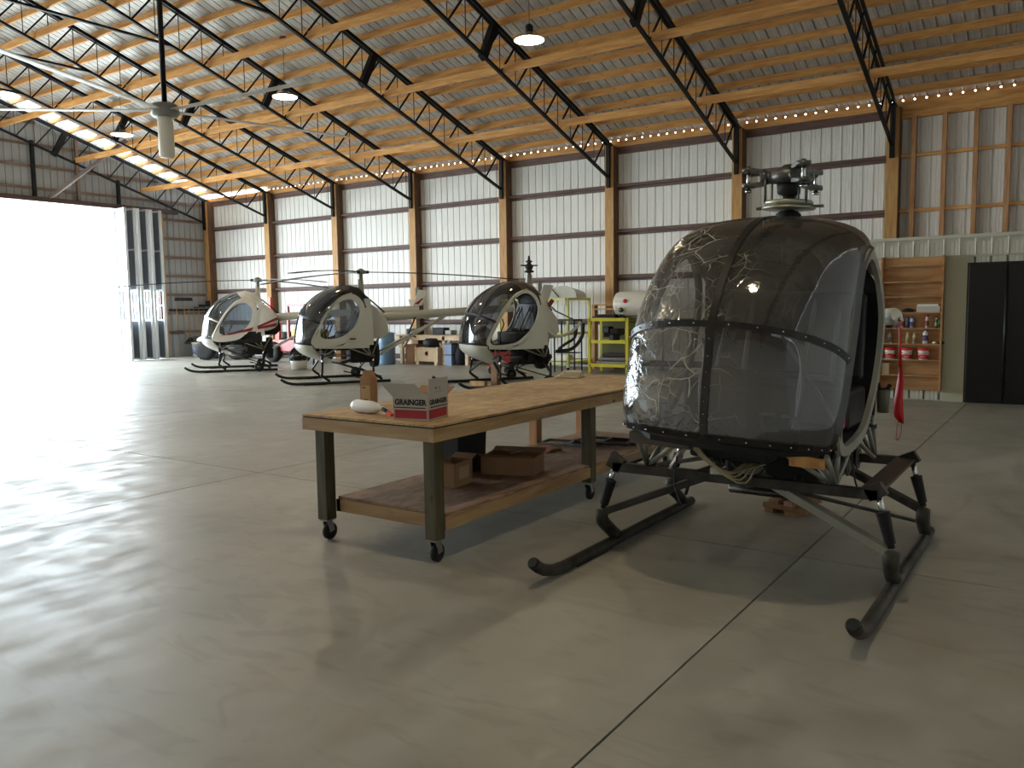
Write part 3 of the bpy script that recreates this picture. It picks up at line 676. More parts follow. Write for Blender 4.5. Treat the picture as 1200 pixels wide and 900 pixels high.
        if front:
            MB().lathe([(.05, -.03), (.16, -.026), (.17, -.008), (.16, .006), (.05, .012)], (-.65, 0, 2.415), 20).build('swashplate', mat('pale_cast', (.62, .62, .56), .35, .6), t)
            MB().lathe([(.05, -.012), (.18, -.01), (.185, .0), (.17, .012), (.05, .012)], (-.65, 0, 2.37), 20).build('lower_swashplate', mat('pale_cast', (.62, .62, .56)), t)
            MB().lathe([(.085, 0), (.095, .02), (.085, .06), (.06, .08)], (-.65, 0, 2.27), 16).build('mast_boot', M_rub, t)
            MB().lathe([(.03, 0), (.08, .02), (.085, .09), (.06, .11)], (-.65, 0, 2.45), 12).build('hub_collar', M_blk, t)
            MB().bar((-.65, .15, 2.38), (-.65, .24, 2.38), .02, .02).bar((-.65, -.15, 2.38), (-.65, -.23, 2.37), .02, .02).build('scissor_arm', M_dull, t)
    else:
        MB().lathe([(.05, 0), (.11, .01), (.11, .03), (.06, .06), (.08, .1), (.1, .14), (.06, .18), (.04, .22), (.09, .24), (.03, .28), (.02, .36), (0, .38)], (-.65, 0, 2.46), 12).build('bare_rotor_head', M_blk, t)
        MB().bar((-.85, 0, 2.62), (-.45, 0, 2.62), .03, .03).build('hub_lever', M_blk, t)
    # --- fuel tank and side cowl ---------------------------------------------------------------------
    if st.get('tank'):
        tk = [(-.60,1.25),(-.60,1.55),(-.68,1.80),(-.78,1.90),(-.95,1.80),(-1.14,1.55),(-1.18,1.38),(-1.10,1.22),(-.85,1.13),(-.65,1.16)]
        if front:
            k = MB().tube([(-1.05, .50, 1.60), (-.86, .68, 1.63), (-.84, .70, 1.635)], [.06, .058, .045], 14).build('side_tube', body, t)
        else:
            m = MB(); pl_ = smooth_loop(tk, 2); n = len(pl_); cx0, cz0 = -.88, 1.48
            rings = [(.62, .32, 1), (.62, .55, 1), (.55, .62, .93), (.30, .66, .6)]
            vs = []
            for _, y, s_ in rings: vs += [(cx0+(x-cx0)*s_, y, cz0+(z-cz0)*s_) for x, z in pl_]
            fs = [(r*n+i, r*n+(i+1) % n, (r+1)*n+(i+1) % n, (r+1)*n+i) for r in range(3) for i in range(n)]+[tuple(range(3*n, 4*n)), tuple(range(n))[::-1]]
            m.add(vs, fs, True); tko = m.build('fuel_tank', body, t)
            if st.get('stripe'):
                MB().prism([(-.60, 1.27), (-1.17, 1.52), (-1.17, 1.44), (-.72, 1.26), (-1.16, 1.36), (-1.12, 1.26), (-.62, 1.18)], lambda x, z: (x, .668, z), lambda x, z: (x, .674, z)).build('red_stripe', M_red, tko)
            MB().lathe([(.03, 0), (.03, .02), (0, .022)], (-.8, .45, 1.9), 8).build('filler_cap', M_blk, tko)
    if not front:
        # white belly fairing under the bubble
        Cb = [(.95,.92),(.93,.80),(.77,.66),(.45,.52),(.09,.42)]; Eb = [(.60,.88),(.58,.82),(.46,.72),(.22,.58),(-.02,.44)]; Wb = [.625,.60,.55,.48,.40]
        c1 = catmull([(a,0,b) for a, b in Cb], 3); e1 = catmull([(a,0,b) for a, b in Eb], 3); w1 = catmull([(a,0,0) for a in Wb], 3); P = []
        for i in range(len(c1)):
            row = []
            for j in range(17):
                a = (-1+j/8)*pi/2; sy = abs(sin(a))**.85*(1 if a >= 0 else -1)*w1[i].x; cf = max(cos(a), 0)**.85
                v = e1[i].lerp(c1[i], cf); row.append((v.x, sy, v.z))
            P.append(row)
        MB().grid(P[::-1]).build('nose_fairing', body, t, fix=False)
        for sg in (1, -1):
            MB().prism([(.58,.87),(-.0,.86),(-.45,.95),(-.62,1.1),(-.70,1.1),(-.70,.80),(.1,.80),(.56,.82)], lambda x, z: (x, sg*.62, z), lambda x, z: (x, sg*.645, z)).build('side_skin', st['skin'], t)
            MB().prism([(-.56,1.1),(-.66,1.75),(-.60,1.95),(-.75,1.95),(-.80,1.5),(-.80,1.0),(-.62,.98)], lambda x, z: (x, sg*.60, z), lambda x, z: (x, sg*.64, z)).build('rear_side_skin', body, t)
        pass
        for sg in (1, -1):
            lo_ = 1.12 if st.get('stripe') else .87
            P = [(x, max(z, lo_)) for x, z in [(-.08,.87),(-.22,.99),(-.43,1.19),(-.57,1.45),(-.60,1.72),(-.78,1.8),(-.80,.87)]]
            MB().prism(P, lambda x, z: (x, sg*.615, z), lambda x, z: (x, sg*.650, z)).build('quarter_panel', body, t)
        # engine bay cowls behind the cabin
        MB().prism([(-.69,1.0),(-.69,1.9),(-.95,1.75),(-1.2,1.45),(-1.25,1.15),(-1.1,1.0)], lambda x, z: (x, -.42, z), lambda x, z: (x, .30, z)).build('engine_cowl', st['skin'], t, bevel=.03)
        MB().tube([(-.70, 0, 2.06), (-.95, 0, 1.85), (-1.2, 0, 1.62)], .02, 6).build('rear_brace', M_blk, t)
    if st.get('boom'):
        bm2 = MB().tube([(-1.05, 0, 1.50), (-1.4, 0, 1.53), (-5.35, 0, 1.72)], [.10, .115, .085], 14).build('tail_boom', body, t)
        for sg in (1, -1): MB().tube([(-1.0, sg*.32, .62), (-2.7, sg*.06, 1.50)], .03, 8).build('boom_strut', body, t)
        MB().tube([(-2.0, .06, 1.62), (-1.75, .12, 1.10), (-1.95, .05, 1.0)], .02, 6).build('boom_cable', M_blk, t)
        fn = MB().prism([(-5.15,1.78),(-5.45,1.80),(-5.62,2.25),(-5.35,2.28)], lambda x, z: (x, .02, z), lambda x, z: (x, .05, z)).build('tail_fin', body, t)
        if st.get('stripe'): MB().prism([(-5.2,1.84),(-5.45,2.02),(-5.50,2.02),(-5.34,1.84)], lambda x, z: (x, .051, z), lambda x, z: (x, .056, z)).build('red_stripe', M_red, fn)
        MB().prism([(-5.1,.05),(-5.35,.05),(-5.4,.75),(-5.15,.75)], lambda x, y: (x, -y, 1.74+.3*y), lambda x, y: (x, -y, 1.77+.3*y)).build('stabiliser', body, t)
        trr = MB().lathe([(.05, -.03), (.05, .03)], (-5.35, -.2, 1.72), 10, 'Y').tube([(-5.35, 0, 1.72), (-5.35, -.2, 1.72)], .02, 6).build('tail_rotor_hub', M_blk, t)
        MB().bar((-5.35, -.22, 1.08), (-5.35, -.22, 2.36), .012, .11, (1,0,0)).build('tail_rotor_blade', M_grey, t)
    if st.get('wheels'):
        for sg in (1, -1):
            wh = MB().lathe([(.05, -.04), (.10, -.045), (.125, -.03), (.13, 0), (.125, .03), (.10, .045), (.05, .04)], (-.62, sg*1.06, .13), 16, 'Y').build('ground_wheel', M_rub, t)
            MB().lathe([(0, -.045), (.055, -.042), (.06, 0), (.055, .042), (0, .045)], (-.62, sg*1.06, .13), 12, 'Y').build('wheel_hub', M_dull, wh)
            MB().bar((-.62, sg*.93, .13), (-.62, sg*1.02, .13), .03, .03).bar((-.62, sg*.93, .08), (-.3, sg*.93, .16), .03, .03).build('wheel_bracket', M_blk, t)
    return t
M_dusty = mat('dusty_black_gear', (.10, .095, .085), .5, .0, var=1, c2=(.27, .26, .235), scale=5, spec=.3)
near = heli((-1.735, 5.4, 0), radians(-90), 'large near helicopter cabin with a scuffed film-wrapped bubble and bare rotor head, no blades', dict(
    body=M_cream, frame=M_blackp, glass=G_front, roof=mat('black_roof_skin', (.1, .098, .09), .3, coat=.4), arch=mat('black_roof_skin', (.1, .098, .09)), doors=False, doorframe=mat('worn_door_frame', (.56, .55, .5), .45), inside=mat('black_cabin_lining', (.045, .044, .043), .7),
    gear=M_dusty, strut=M_strutg, side=mat('brown_walk_plate', (.2, .15, .10), .5), front=True, rot=275, tank=True, skin=M_cream))
# near machine only: loose looms, rag covered filter, battens under the sill, red tape mark on the door frame
def nearpart(m, nm, mt): return m.build(nm, mt, near)
m = MB()
for k in range(7):
    a = .03*k; m.tube(catmull([(.62-.02*k, -.20-.03*k, .86), (.60, -.10+a, .74-.02*k), (.56, .0+.03*k, .66+.01*k), (.45, .08+.02*k, .72)], 4), .006, 5)
nearpart(m, 'wire_loom', mat('beige_wires', (.6, .55, .42), .6))
m = MB(); m.lathe([(0, 0), (.05, .01), (.085, .06), (.09, .11), (.06, .15), (0, .16)], (.15, .02, .50), 12); nearpart(m, 'rag_covered_filter', mat('grey_rag', (.6, .6, .62), .8, bump=.6, scale=25))
m = MB().box(.42, .60, -.56, -.50, .80, .87).box(.60, .68, -.6, -.2, .80, .865); nearpart(m, 'sill_bar', mat('grey_brown_bar', (.33, .3, .27), .6))
m = MB().box(.55, .58, .38, .58, .76, .83); nearpart(m, 'sill_block', M_pineX)
m = MB().bar((.45, .665, 1.35), (.58, .67, 1.08), .02, .05); 
m = MB().prism([(.585, 1.03), (.54, 1.14), (.50, 1.14), (.545, 1.02)], lambda x, z: (x, .668, z), lambda x, z: (x, .674, z)); nearpart(m, 'red_tape', M_redb)
for pts, nm in (([(.5, -.35, .72), (.52, -.36, .56), (.55, -.3, .42)], 'loose_cable'), ([(.1, .62, .78), (.15, .66, .60), (.05, .68, .50)], 'loose_cable'), ([(.35, .3, .8), (.4, .1, .62), (.2, -.1, .66)], 'loose_cable')):
    nearpart(MB().tube(catmull(pts, 4), .006, 5), nm, M_blk)
nearpart(MB().bar((.30, -.33, .84), (.44, -.42, .62), .03, .03), 'control_rod', M_chrome)
nearpart(MB().bar((.52, -.12, .66), (.50, -.02, .66), .03, .04), 'chrome_fitting', M_chrome)
# instruments seen through the bubble
nearpart(MB().tube(catmull([(.2, .3, .92), (.25, .36, 1.2), (.15, .3, 1.45), (.0, .1, 1.5)], 4), .016, 6), 'curved_hose', M_grey)
nearpart(MB().tube([(.35, .05, .9), (.4, .05, 1.2), (.42, .02, 1.26)], .02, 6), 'upright_lever', M_grey)
nearpart(MB().bar((.1, .55, .95), (.15, .2, 1.5), .02, .02), 'diagonal_rod', M_grey)
for o in list(near.children_recursive):
    # the cabin sits slightly rolled on its gear
    if o.name.split('.')[0] in ('skid', 'skid_end_cap', 'wear_shoe', 'strut_foot', 'damper', 'damper_boot', 'landing_strut', 'drag_tube'): continue
    for v in o.data.vertices:
        k = max(0, min(1, (v.co.z-.62)/.25)); v.co.z -= .05*v.co.y*k
A50, A54, A57 = radians(50+180), radians(54+180), radians(57+180)
h1 = heli((-20.15, 15.25, 0), A50, 'white helicopter with dark red stripes, farthest left by the hangar doorway', dict(body=mat('white_fuselage', (.88, .87, .84), .28, coat=.4), frame=M_white, glass=G_far, roof=M_white, arch=M_white, doors=True, dglass=G_far, doorframe=M_white, inside=mat('grey_cabin_lining', (.3, .3, .31), .6), gear=M_blackp, strut=M_strutg, side=M_blackp, rot=225-230, blades=True, tank=True, stripe=True, boom=True, wheels=True, wide=True, skin=M_dark))
h2 = heli((-14.6, 13.85, 0), A54, 'plain cream helicopter with smoked nose bubble, in the middle of the far three', dict(body=M_cream, frame=M_blk, glass=G_smoke, roof=M_blk, arch=mat('grey_green_trim', (.62, .62, .56), .35), doors=True, dglass=G_far, doorframe=M_cream, inside=mat('grey_cabin_lining', (.3, .3, .31)), gear=M_blackp, strut=M_strutg, side=M_blackp, rot=176-234, blades=True, tank=False, boom=True, wheels=True, skin=M_cream))
h3 = heli((-10.45, 14.9, 0), A57, 'doorless cream helicopter without blades or tail boom, behind the long workbench', dict(body=M_cream, frame=M_blk, glass=G_smoke, roof=mat('brown_tinted_roof', (.3, .25, .22), .3, coat=.4), arch=mat('grey_green_trim', (.62, .62, .56)), doors=False, doorframe=M_cream, inside=M_dark, gear=M_blackp, strut=M_strutg, side=M_blackp, rot=0, blades=False, tank=False, boom=False, wheels=True, skin=M_cream))
def addto(h, m, nm, mt): return m.build(nm, mt, h)
# stripped rear of the third machine: open cowl lip, hoses, seat cage
addto(h3, MB().tube(catmull([(-.75, .35, 1.3), (-1.1, .4, 1.05), (-1.5, .4, 1.15), (-1.75, .35, 1.35)], 4), .035, 8), 'open_cowl_lip', M_cream)
addto(h3, MB().tube(catmull([(-1.2, .2, .7), (-1.6, .2, .75), (-1.9, .1, 1.0), (-2.0, 0, 1.3)], 4), .04, 8), 'black_duct', M_blk)
addto(h3, MB().tube([(-.75, 0, 2.1), (-1.3, 0, 1.6), (-1.75, 0, 1.4)], .018, 6), 'rear_stay', M_grey)
addto(h3, MB().tube([(-.85, .1, 1.45), (-1.15, .15, 1.85)], .05, 8), 'red_hose_end', mat('rust_red', (.45, .18, .14), .5))

# ================================================================ WORKBENCH
wbch = empty('workbench', (-4.02, 6.03, 0), 0, 'long wheeled wooden workbench with a plywood top and a lower shelf', 'workbench')
ox, oy = 4.02, -6.03
def wb_(m, nm, mt, par=wbch, bevel=0): 
    m.v = [(a+ox, b+oy, c) for a, b, c in m.v]; return m.build(nm, mt, par, bevel=bevel)
bx0, bx1, by0, by1 = -4.64, -3.40, 4.05, 8.02
wb_(MB().box(bx0, bx1, by0, by0+2.44, .925, .94), 'top_sheet', M_osb)
wb_(MB().box(bx0, bx1, by0+2.443, by1, .925, .94), 'top_sheet', M_osb)
wb_(MB().box(bx0+.004, bx1-.004, by0+.004, by1-.004, .915, .925), 'dark_top_edge', M_blk)
wb_(MB().box(bx0, bx1-.04, by0, by0+.04, .828, .915), 'end_apron', M_benchx); wb_(MB().box(bx0, bx1, by1-.04, by1, .828, .915), 'end_apron', M_benchx)
wb_(MB().box(bx0, bx0+.04, by0+.04, by1-.04, .828, .915), 'side_apron', M_bench)
wb_(MB().box(bx1-.04, bx1, by0, 6.1, .828, .915), 'side_apron', M_bench); wb_(MB().box(bx1-.04, bx1, 6.103, by1-.04, .828, .915), 'side_apron', M_bench)
for k in range(6): wb_(MB().box(bx0+.04, bx1-.04, by0+.6+.6*k, by0+.64+.6*k, .828, .915), 'top_joist', M_benchx)
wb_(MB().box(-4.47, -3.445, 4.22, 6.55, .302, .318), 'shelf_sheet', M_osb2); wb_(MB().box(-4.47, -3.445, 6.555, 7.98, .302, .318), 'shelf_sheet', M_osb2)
wb_(MB().box(-4.47, -3.44, 4.2, 4.24, .21, .30), 'shelf_rail', M_benchx); wb_(MB().box(-4.47, -3.44, 7.94, 7.98, .21, .30), 'shelf_rail', M_benchx)
wb_(MB().box(-3.475, -3.435, 4.2, 7.98, .21, .30), 'shelf_rail', M_bench); wb_(MB().box(-4.475, -4.435, 4.2, 7.98, .21, .30), 'shelf_rail', M_bench)
for lx, ly in ((-3.48, 4.14), (-4.51, 4.14), (-3.48, 6.24), (-4.49, 6.95), (-3.48, 7.88), (-4.49, 7.9)):
    near_end = ly < 5 or (lx > -4 and ly < 7)
    wb_(MB().box(lx-.048, lx+.048, ly-.048, ly+.048, .16, .828), 'leg', M_treat if near_end else M_pineZ, bevel=.004)
    cs = wb_(MB().box(lx-.04, lx+.04, ly-.045, ly+.045, .150, .16).bar((lx-.026, ly-.0, .15), (lx-.026, ly+.02, .065), .006, .05, (0,1,0)).bar((lx+.026, ly-.0, .15), (lx+.026, ly+.02, .065), .006, .05, (0,1,0)), 'caster', M_chrome)
    wb_(MB().lathe([(.02, -.02), (.05, -.021), (.063, -.012), (.064, .0), (.063, .012), (.05, .021), (.02, .02)], (lx, ly+.02, .064), 18, 'X'), 'caster_wheel', M_rub, cs)
# ---- open carton printed with the supplier's name
M_cartw = mat('white_carton', (.72, .70, .66), .7)
M_cartr = mat('carton_red', (.62, .16, .20), .6); M_ink = mat('black_ink', (.06, .05, .06), .6)
BW, BD, BH = .272, .277, .158
bxr = empty('cardboard_box', (-3.555, 4.186, .94), radians(10.5), 'open white and red printed carton on the near end of the workbench', 'box')
# local: near bottom corner at origin; left face runs along -x, right face along +y
m = MB()
for a in ((-BW, 0, 0, .004), (-.004, 0, 0, BD), (-BW, 0, BD-.004, BD), (-BW, -BW+.004, 0, BD)): m.box(a[0], a[1], a[2], a[3], 0, BH)
m.box(-BW, 0, 0, BD, 0, .004); m.build('carton_body', M_cartw, bxr)
def flap(p, q, up, L, th=.003):
    p, q, up = Vector(p), Vector(q), Vector(up).normalized()*L; n = (q-p).cross(up).normalized()*th
    return MB().add([p, q, q+up, p+up, p+n, q+n, q+up+n, p+up+n], [(0,1,2,3),(7,6,5,4),(0,4,5,1),(1,5,6,2),(2,6,7,3),(3,7,4,0)])
flap((-BW, 0, BH), (-.004, 0, BH), (-.28, -.10, .35), .125).build('flap', M_cartw, bxr)
fl2 = flap((0, .004, BH), (0, BD-.004, BH), (.03, 0, 1), .125).build('flap', M_cartw, bxr)
flap((-BW, BD, BH), (0, BD, BH), (0, .7, .25), .12).build('flap', M_card, bxr)
flap((-BW, 0, BH), (-BW, BD, BH), (-.6, 0, .55), .12).build('flap', M_cartw, bxr)
MB().box(-BW+.012, -.012, -.0012, 0, .014, .072).build('red_band', M_cartr, bxr)
MB().box(0, .0012, .012, BD-.02, .014, .074).build('red_band', M_cartr, bxr)
MB().box(-BW+.006, -.02, -.0012, 0, .084, .091).build('black_line', M_ink, bxr)
MB().box(0, .0012, .03, BD-.012, .086, .093).build('black_line', M_ink, bxr)
F1 = Matrix(((1,0,0,-BW/2),(0,0,-1,-.0014),(0,1,0,.122),(0,0,0,1)))
F2 = Matrix(((0,0,1,.0014),(1,0,0,BD/2),(0,1,0,.122),(0,0,0,1)))
text('printed_name', 'GRAINGER', .052, bxr, F1, M_ink, bold=.0023, sx=.96); text('printed_name', 'GRAINGER', .046, bxr, F2, M_ink, bold=.002, sx=1.06)
M3 = Matrix.Translation((0.005, BD/2, BH+.06)) @ Matrix(((0,0,1,0),(1,0,0,0),(0,1,0,0),(0,0,0,1)))
m = MB(); m.box(.0045, .0055, .12, .15, BH+.095, BH+.10); m.box(.004, .005, .09, .12, BH+.05, BH+.07); m.box(.004, .005, .15, .165, BH+.045, BH+.07); m.box(.003, .004, .08, .2, BH+.03, BH+.034); m.build('flap_print', mat('faded_print', (.5, .48, .45), .7), fl2)
# ---- tall carton
tb = empty('tall_box', (-4.76, 4.80, 0), radians(12)); tb.location = (-4.50, 4.60, .94)
tag(tb, 'tall narrow brown cardboard box standing behind the white spray bottle', 'box')
MB().box(-.05, .05, -.045, .045, 0, .235).build('box_body', M_card, tb, bevel=.002)
MB().prism([(-.05, .235), (.05, .235), (.02, .285), (-.02, .285)], lambda x, z: (x, -.03, z), lambda x, z: (x, .03, z)).build('folded_top', M_card, tb)
MB().box(-.04, .04, -.0462, -.045, .05, .17).build('paper_label', mat('tan_label', (.72, .6, .46), .7), tb)
MB().box(-.02, .02, -.0472, -.0462, .06, .066).box(-.03, 0, -.0472, -.0462, .15, .158).build('label_print', M_ink, tb)
# ---- spray bottle lying down
sb = empty('spray_bottle', (-4.20, 4.30, .988), radians(-8), 'white plastic spray bottle with a red nozzle lying on the workbench', 'bottle')
MB().lathe([(0, -.19), (.034, -.188), (.036, -.165), (.045, -.16), (.047, -.15), (.047, .02), (.036, .075), (.016, .11), (.016, .15)], n=18, axis='X').build('bottle_body', mat('white_translucent_plastic', (.9, .9, .9), .35), sb)
MB().tube([(.14, 0, 0), (.19, -.01, -.01), (.23, -.01, -.03)], .014, 8).build('trigger_head', M_blk, sb)
MB().bar((.215, -.01, -.022), (.26, -.012, -.042), .03, .032).build('red_nozzle', M_orange, sb)
tag(MB().add([(-4.13,4.32,.9415),(-3.98,4.33,.9415),(-3.99,4.43,.95),(-4.14,4.42,.9415)],[(0,1,2,3)]).build('paper_sheet', M_white), 'small curled white paper beside the red spray nozzle', 'paper')
tw = MB()
for k in range(3): tw.cbox((-4.47+.015*k, 7.62, .952+.022*k), (.26-.03*k, .30-.04*k, .024), .3+.1*k)
tag(tw.build('folded_towel', mat('cream_towel', (.8, .76, .66), .9, bump=.5, scale=40), bevel=.008), 'folded cream shop towels on the far end of the workbench', 'towel')
# ---- things on the lower shelf
def carton(name, loc, rz, d, lab, label_side=True, flaps=True):
    t = empty(name, loc, rz, lab, 'box'); x, y, z = d[0]/2, d[1]/2, d[2]
    m = MB()
    for a in ((-x, x, -y, -y+.005), (-x, x, y-.005, y), (-x, -x+.005, -y, y), (x-.005, x, -y, y)): m.box(*a, 0, z)
    m.box(-x, x, -y, y, 0, .005); m.build('box_body', M_card, t)
    if flaps:
        flap((-x, -y, z), (x, -y, z), (0, -.8, .35), .08).build('flap', M_card, t); flap((x, y, z), (-x, y, z), (0, .8, .3), .08).build('flap', M_card, t)
    if label_side: MB().box(x, x+.001, -y*.5, y*.6, z*.3, z*.8).build('paper_label', mat('tan_label', (.72, .6, .46)), t)
    return t
carton('cardboard_box', (-3.99, 4.98, .318), .1, (.20, .26, .19), 'smaller brown cardboard box with a label, on the lower shelf near the leg')
cb2 = carton('cardboard_box', (-3.86, 5.62, .318), .28, (.46, .30, .15), 'wide brown cardboard box full of bags, behind the smaller box on the shelf', False)
m = MB()
for k in range(6):
    a = 1.1*k; m.add([( -4.06+.06*k, 5.60+.05*sin(a), .48), (-3.98+.06*k, 5.55+.04*cos(a), .50+.01*sin(3*a)), (-3.95+.06*k, 5.66, .49+.012*cos(2*a)), (-4.05+.06*k, 5.70, .47)], [(0,1,2,3)])
tag(m.build('plastic_bag', mat('green_white_plastic', (.5, .56, .5), .35)), 'crumpled greenish plastic bags filling the wide box on the shelf', 'bag')
bn = empty('storage_bin', (-4.27, 5.42, .318), 0, 'tall black bin on the lower shelf behind the wide cardboard box', 'bin')
MB().prism([(-.15,-.2),(.15,-.2),(.15,.2),(-.15,.2)], lambda x, y: (x*.92, y*.92, 0), lambda x, y: (x, y, .46)).build('bin_body', M_blk, bn, bevel=.008)
MB().box(-.165, .165, -.215, .215, .44, .465).build('bin_rim', M_blk, bn, bevel=.004)
rg = MB()
for i in range(9):
    for j in range(5): pass
P = [[Vector((-4.30+.5*i/8*.45, 6.52+.28*j/4, .325+.018*abs(sin(i*1.3+j))*(1 if 0 < j < 4 else .2))) for j in range(5)] for i in range(9)]
tag(MB().grid(P).build('shop_rag', mat('orange_rag', (.72, .45, .3), .9), fix=False), 'orange shop rag spread flat on the lower shelf', 'rag')
for k, (a, b, lab) in enumerate([((-4.36, 7.08), (.62, .30), 'thin pale metal frame lying on the lower shelf, nearest the middle leg'), ((-4.0, 7.22), (.55, .36), 'dark flat metal frame with a cross bar stacked on the lower shelf'), ((-3.78, 7.40), (.42, .22), 'brown flat bracket frame at the far end of the lower shelf')]):
    fr_ = empty('metal_frame', (a[0]+b[0]/2-.1, a[1], .318+.0), .15, lab, 'frame'); w2, d2_ = b[0]/2, b[1]/2; z0 = .0 if k != 1 else .028
    mt = [M_grey, mat('dark_frame_steel', (.2, .2, .21), .4, .5), mat('brown_frame', (.3, .18, .12), .6)][k]
    for nm, q in (('long_rail', (-w2, w2, -d2_, -d2_+.03)), ('long_rail', (-w2, w2, d2_-.03, d2_)), ('end_rail', (-w2, -w2+.03, -d2_, d2_)), ('end_rail', (w2-.03, w2, -d2_, d2_)), ('cross_bar', (-.015, .015, -d2_, d2_))):
        MB().box(*q, z0, z0+.024).build(nm, mt, fr_)
# ================================================================ cribbing blocks and jack under the near helicopter
lb = ['pine cribbing block, lowest left of the stack under the near helicopter', 'pine cribbing block, lowest right of the stack under the near helicopter', 'pine cribbing block, middle layer front of the stack under the near helicopter', 'pine cribbing block, middle layer back of the stack under the near helicopter', 'pine cribbing block, third layer left of the stack under the near helicopter', 'pine cribbing block, third layer right of the stack under the near helicopter', 'pine cribbing block on top of the stack under the near helicopter']
spec = [(-.10, 0, 0, 1, 0), (.10, 0, 0, 1, 0), (0, -.10, 1, 0, .2), (0, .10, 1, 0, -.1), (-.08, 0, 2, 1, .15), (.09, .02, 2, 1, -.1), (0, 0, 3, 0, .05)]
for (dx, dy, l, al, tr_), la in zip(spec, lb):
    R = radians(-24)+tr_; c, s_ = cos(radians(-24)), sin(radians(-24))
    d = (.09, .32, .038) if al else (.32, .09, .038)
    o = MB().cbox((0, 0, .019), d).build('wood_block', mat('aged_block_pine', (.56, .4, .26), .7, var=.25, scale=12), bevel=.003); o.location = (-1.86+dx*c-dy*s_, 6.72+dx*s_+dy*c, l*.039); o.rotation_euler = (0, 0, R)
    tag(o, la, 'wood block', 'cribbing blocks under the near helicopter')
jk = empty('jack_post', (-1.86, 6.72, .156), 0, 'short dark jack post between the wood blocks and the near helicopter', 'jack')
MB().box(-.06, .06, -.06, .06, 0, .22).build('post_body', mat('dark_stained_block', (.22, .16, .11), .7), jk, bevel=.004); MB().lathe([(.04, .22), (.04, .25), (.05, .255), (.05, .272), (0, .272)], n=10).build('saddle', M_steel, jk)
# streamer and can at the near helicopter's left side
rb = empty('warning_streamer', (-1.015, 6.235, 1.53), 0, 'long red fabric streamer hanging beside the near helicopter door', 'streamer')
MB().tube([(0, 0, .04), (0, 0, 0), (.006, 0, -.12), (.012, 0, -.28)], [.006, .006, .008, .012], 6).build('red_cord', M_redb, rb)
P = [[Vector((.012+w_*(-.5+.5*j)*1.0+.004*sin(i), .008*sin(i*.9+j), -.27-.058*i)) for j in range(3)] for i, w_ in enumerate([.015, .03, .045, .05, .055, .06, .062, .06])]
P[-1][0].z += .035; P[-1][2].z -= .01
g_ = MB().grid(P).build('red_ribbon', M_redb, rb, fix=False); sm_ = g_.modifiers.new('s', 'SOLIDIFY'); sm_.thickness = .002
MB().tube(catmull([(.01, 0, -.66), (.0, 0, -.74), (.005, 0, -.80)], 3), .002, 4).tube(catmull([(.03, 0, -.68), (.03, 0, -.74), (.01, 0, -.80), (-.01, 0, -.79)], 3), .002, 4).build('loose_thread', M_redb, rb)
MB().lathe([(.012, 0), (.012, .025), (0, .03)], (0, 0, .03), 8).build('steel_clip', M_chrome, rb)
cn = empty('small_bucket', (-1.062, 5.98, .95), 0, 'small grey can of dark bits hooked below the near helicopter door', 'bucket')
MB().lathe([(0, 0), (.036, 0), (.046, .155), (.042, .155), (.034, .01), (0, .01)], n=16).build('can_body', mat('greenish_grey_can', (.38, .37, .32), .5), cn)
MB().lathe([(0, .15), (.03, .165), (.042, .14), (0, .14)], n=9).bar((-.02, 0, .15), (-.035, 0, .2), .02, .02).bar((.02, .01, .15), (.04, 0, .19), .02, .02).build('can_contents', M_blk, cn)
MB().tube([(-.045, 0, .15), (-.06, 0, .19), (-.02, 0, .2)], .004, 5).build('wire_hook', M_steel, cn)
# ================================================================ wall shelf on the inner room
sh = empty('wall_shelf', (-2.36, IY-.03, 0), 0, 'tall pine wall shelf with eight shallow boards beside the black door', 'shelf')
M_shelf = wood('shelf_pine', (.72, .54, .34), (.6, .43, .26), 'X'); M_shelfb = wood('shelf_back_pine', (.68, .5, .31), (.55, .39, .23), 'X')
ZS = [.444, .711, .982, 1.249, 1.519, 1.79, 2.044, 2.30]
zz = [.17]+ZS+[2.45]
for i in range(len(zz)-1): MB().box(-.47, .47, -.02, 0, zz[i]+.004, zz[i+1]-.004).build('back_board', M_shelfb, sh)
for z in ZS[:-1]: MB().box(-.46, .46, -.16, -.02, z-.02, z).build('shelf_board', M_shelf, sh)
MB().box(-.46, .46, -.06, -.02, 2.30, 2.45).build('top_rail', M_shelf, sh)
for sx_ in (-.475, .475): MB().box(sx_-.012, sx_+.012, -.17, 0, .16, 2.47).build('side_board', M_shelf, sh)
SYP = IY-.03-.09
M_pail = mat('white_pail', (.86, .84, .8), .4)
for k, (x, la) in enumerate([(-2.68, 'leftmost red and white pail on the wall shelf'), (-2.41, 'middle red and white pail on the wall shelf, behind the streamer'), (-2.15, 'rightmost red and white pail on the wall shelf')]):
    t = empty('pail', (x, SYP, .711), 0, la, 'bucket', 'red and white pails on the wall shelf')
    MB().lathe([(0, 0), (.072, 0), (.088, .15), (.088, .155)], n=20).build('pail_body', M_pail, t)
    MB().lathe([(.0885, .155), (.094, .157), (.094, .175), (.088, .195), (.03, .20), (0, .20)], n=20).build('red_lid', M_redb, t)
    MB().lathe([(.0765, .022), (.0835, .085)], n=20).build('red_label', M_redb, t)
    MB().box(-.035, .035, -.0845, -.079, .045, .052).build('label_print', M_pail, t)
    MB().tube([(-.09, 0, .15)]+[(-.095*cos(a), -.095*sin(a)*1.0, .15-.055*sin(a)) for a in [pi*j/8 for j in range(9)]]+[(.09, 0, .15)], .004, 5).build('wire_handle', M_chrome, t)
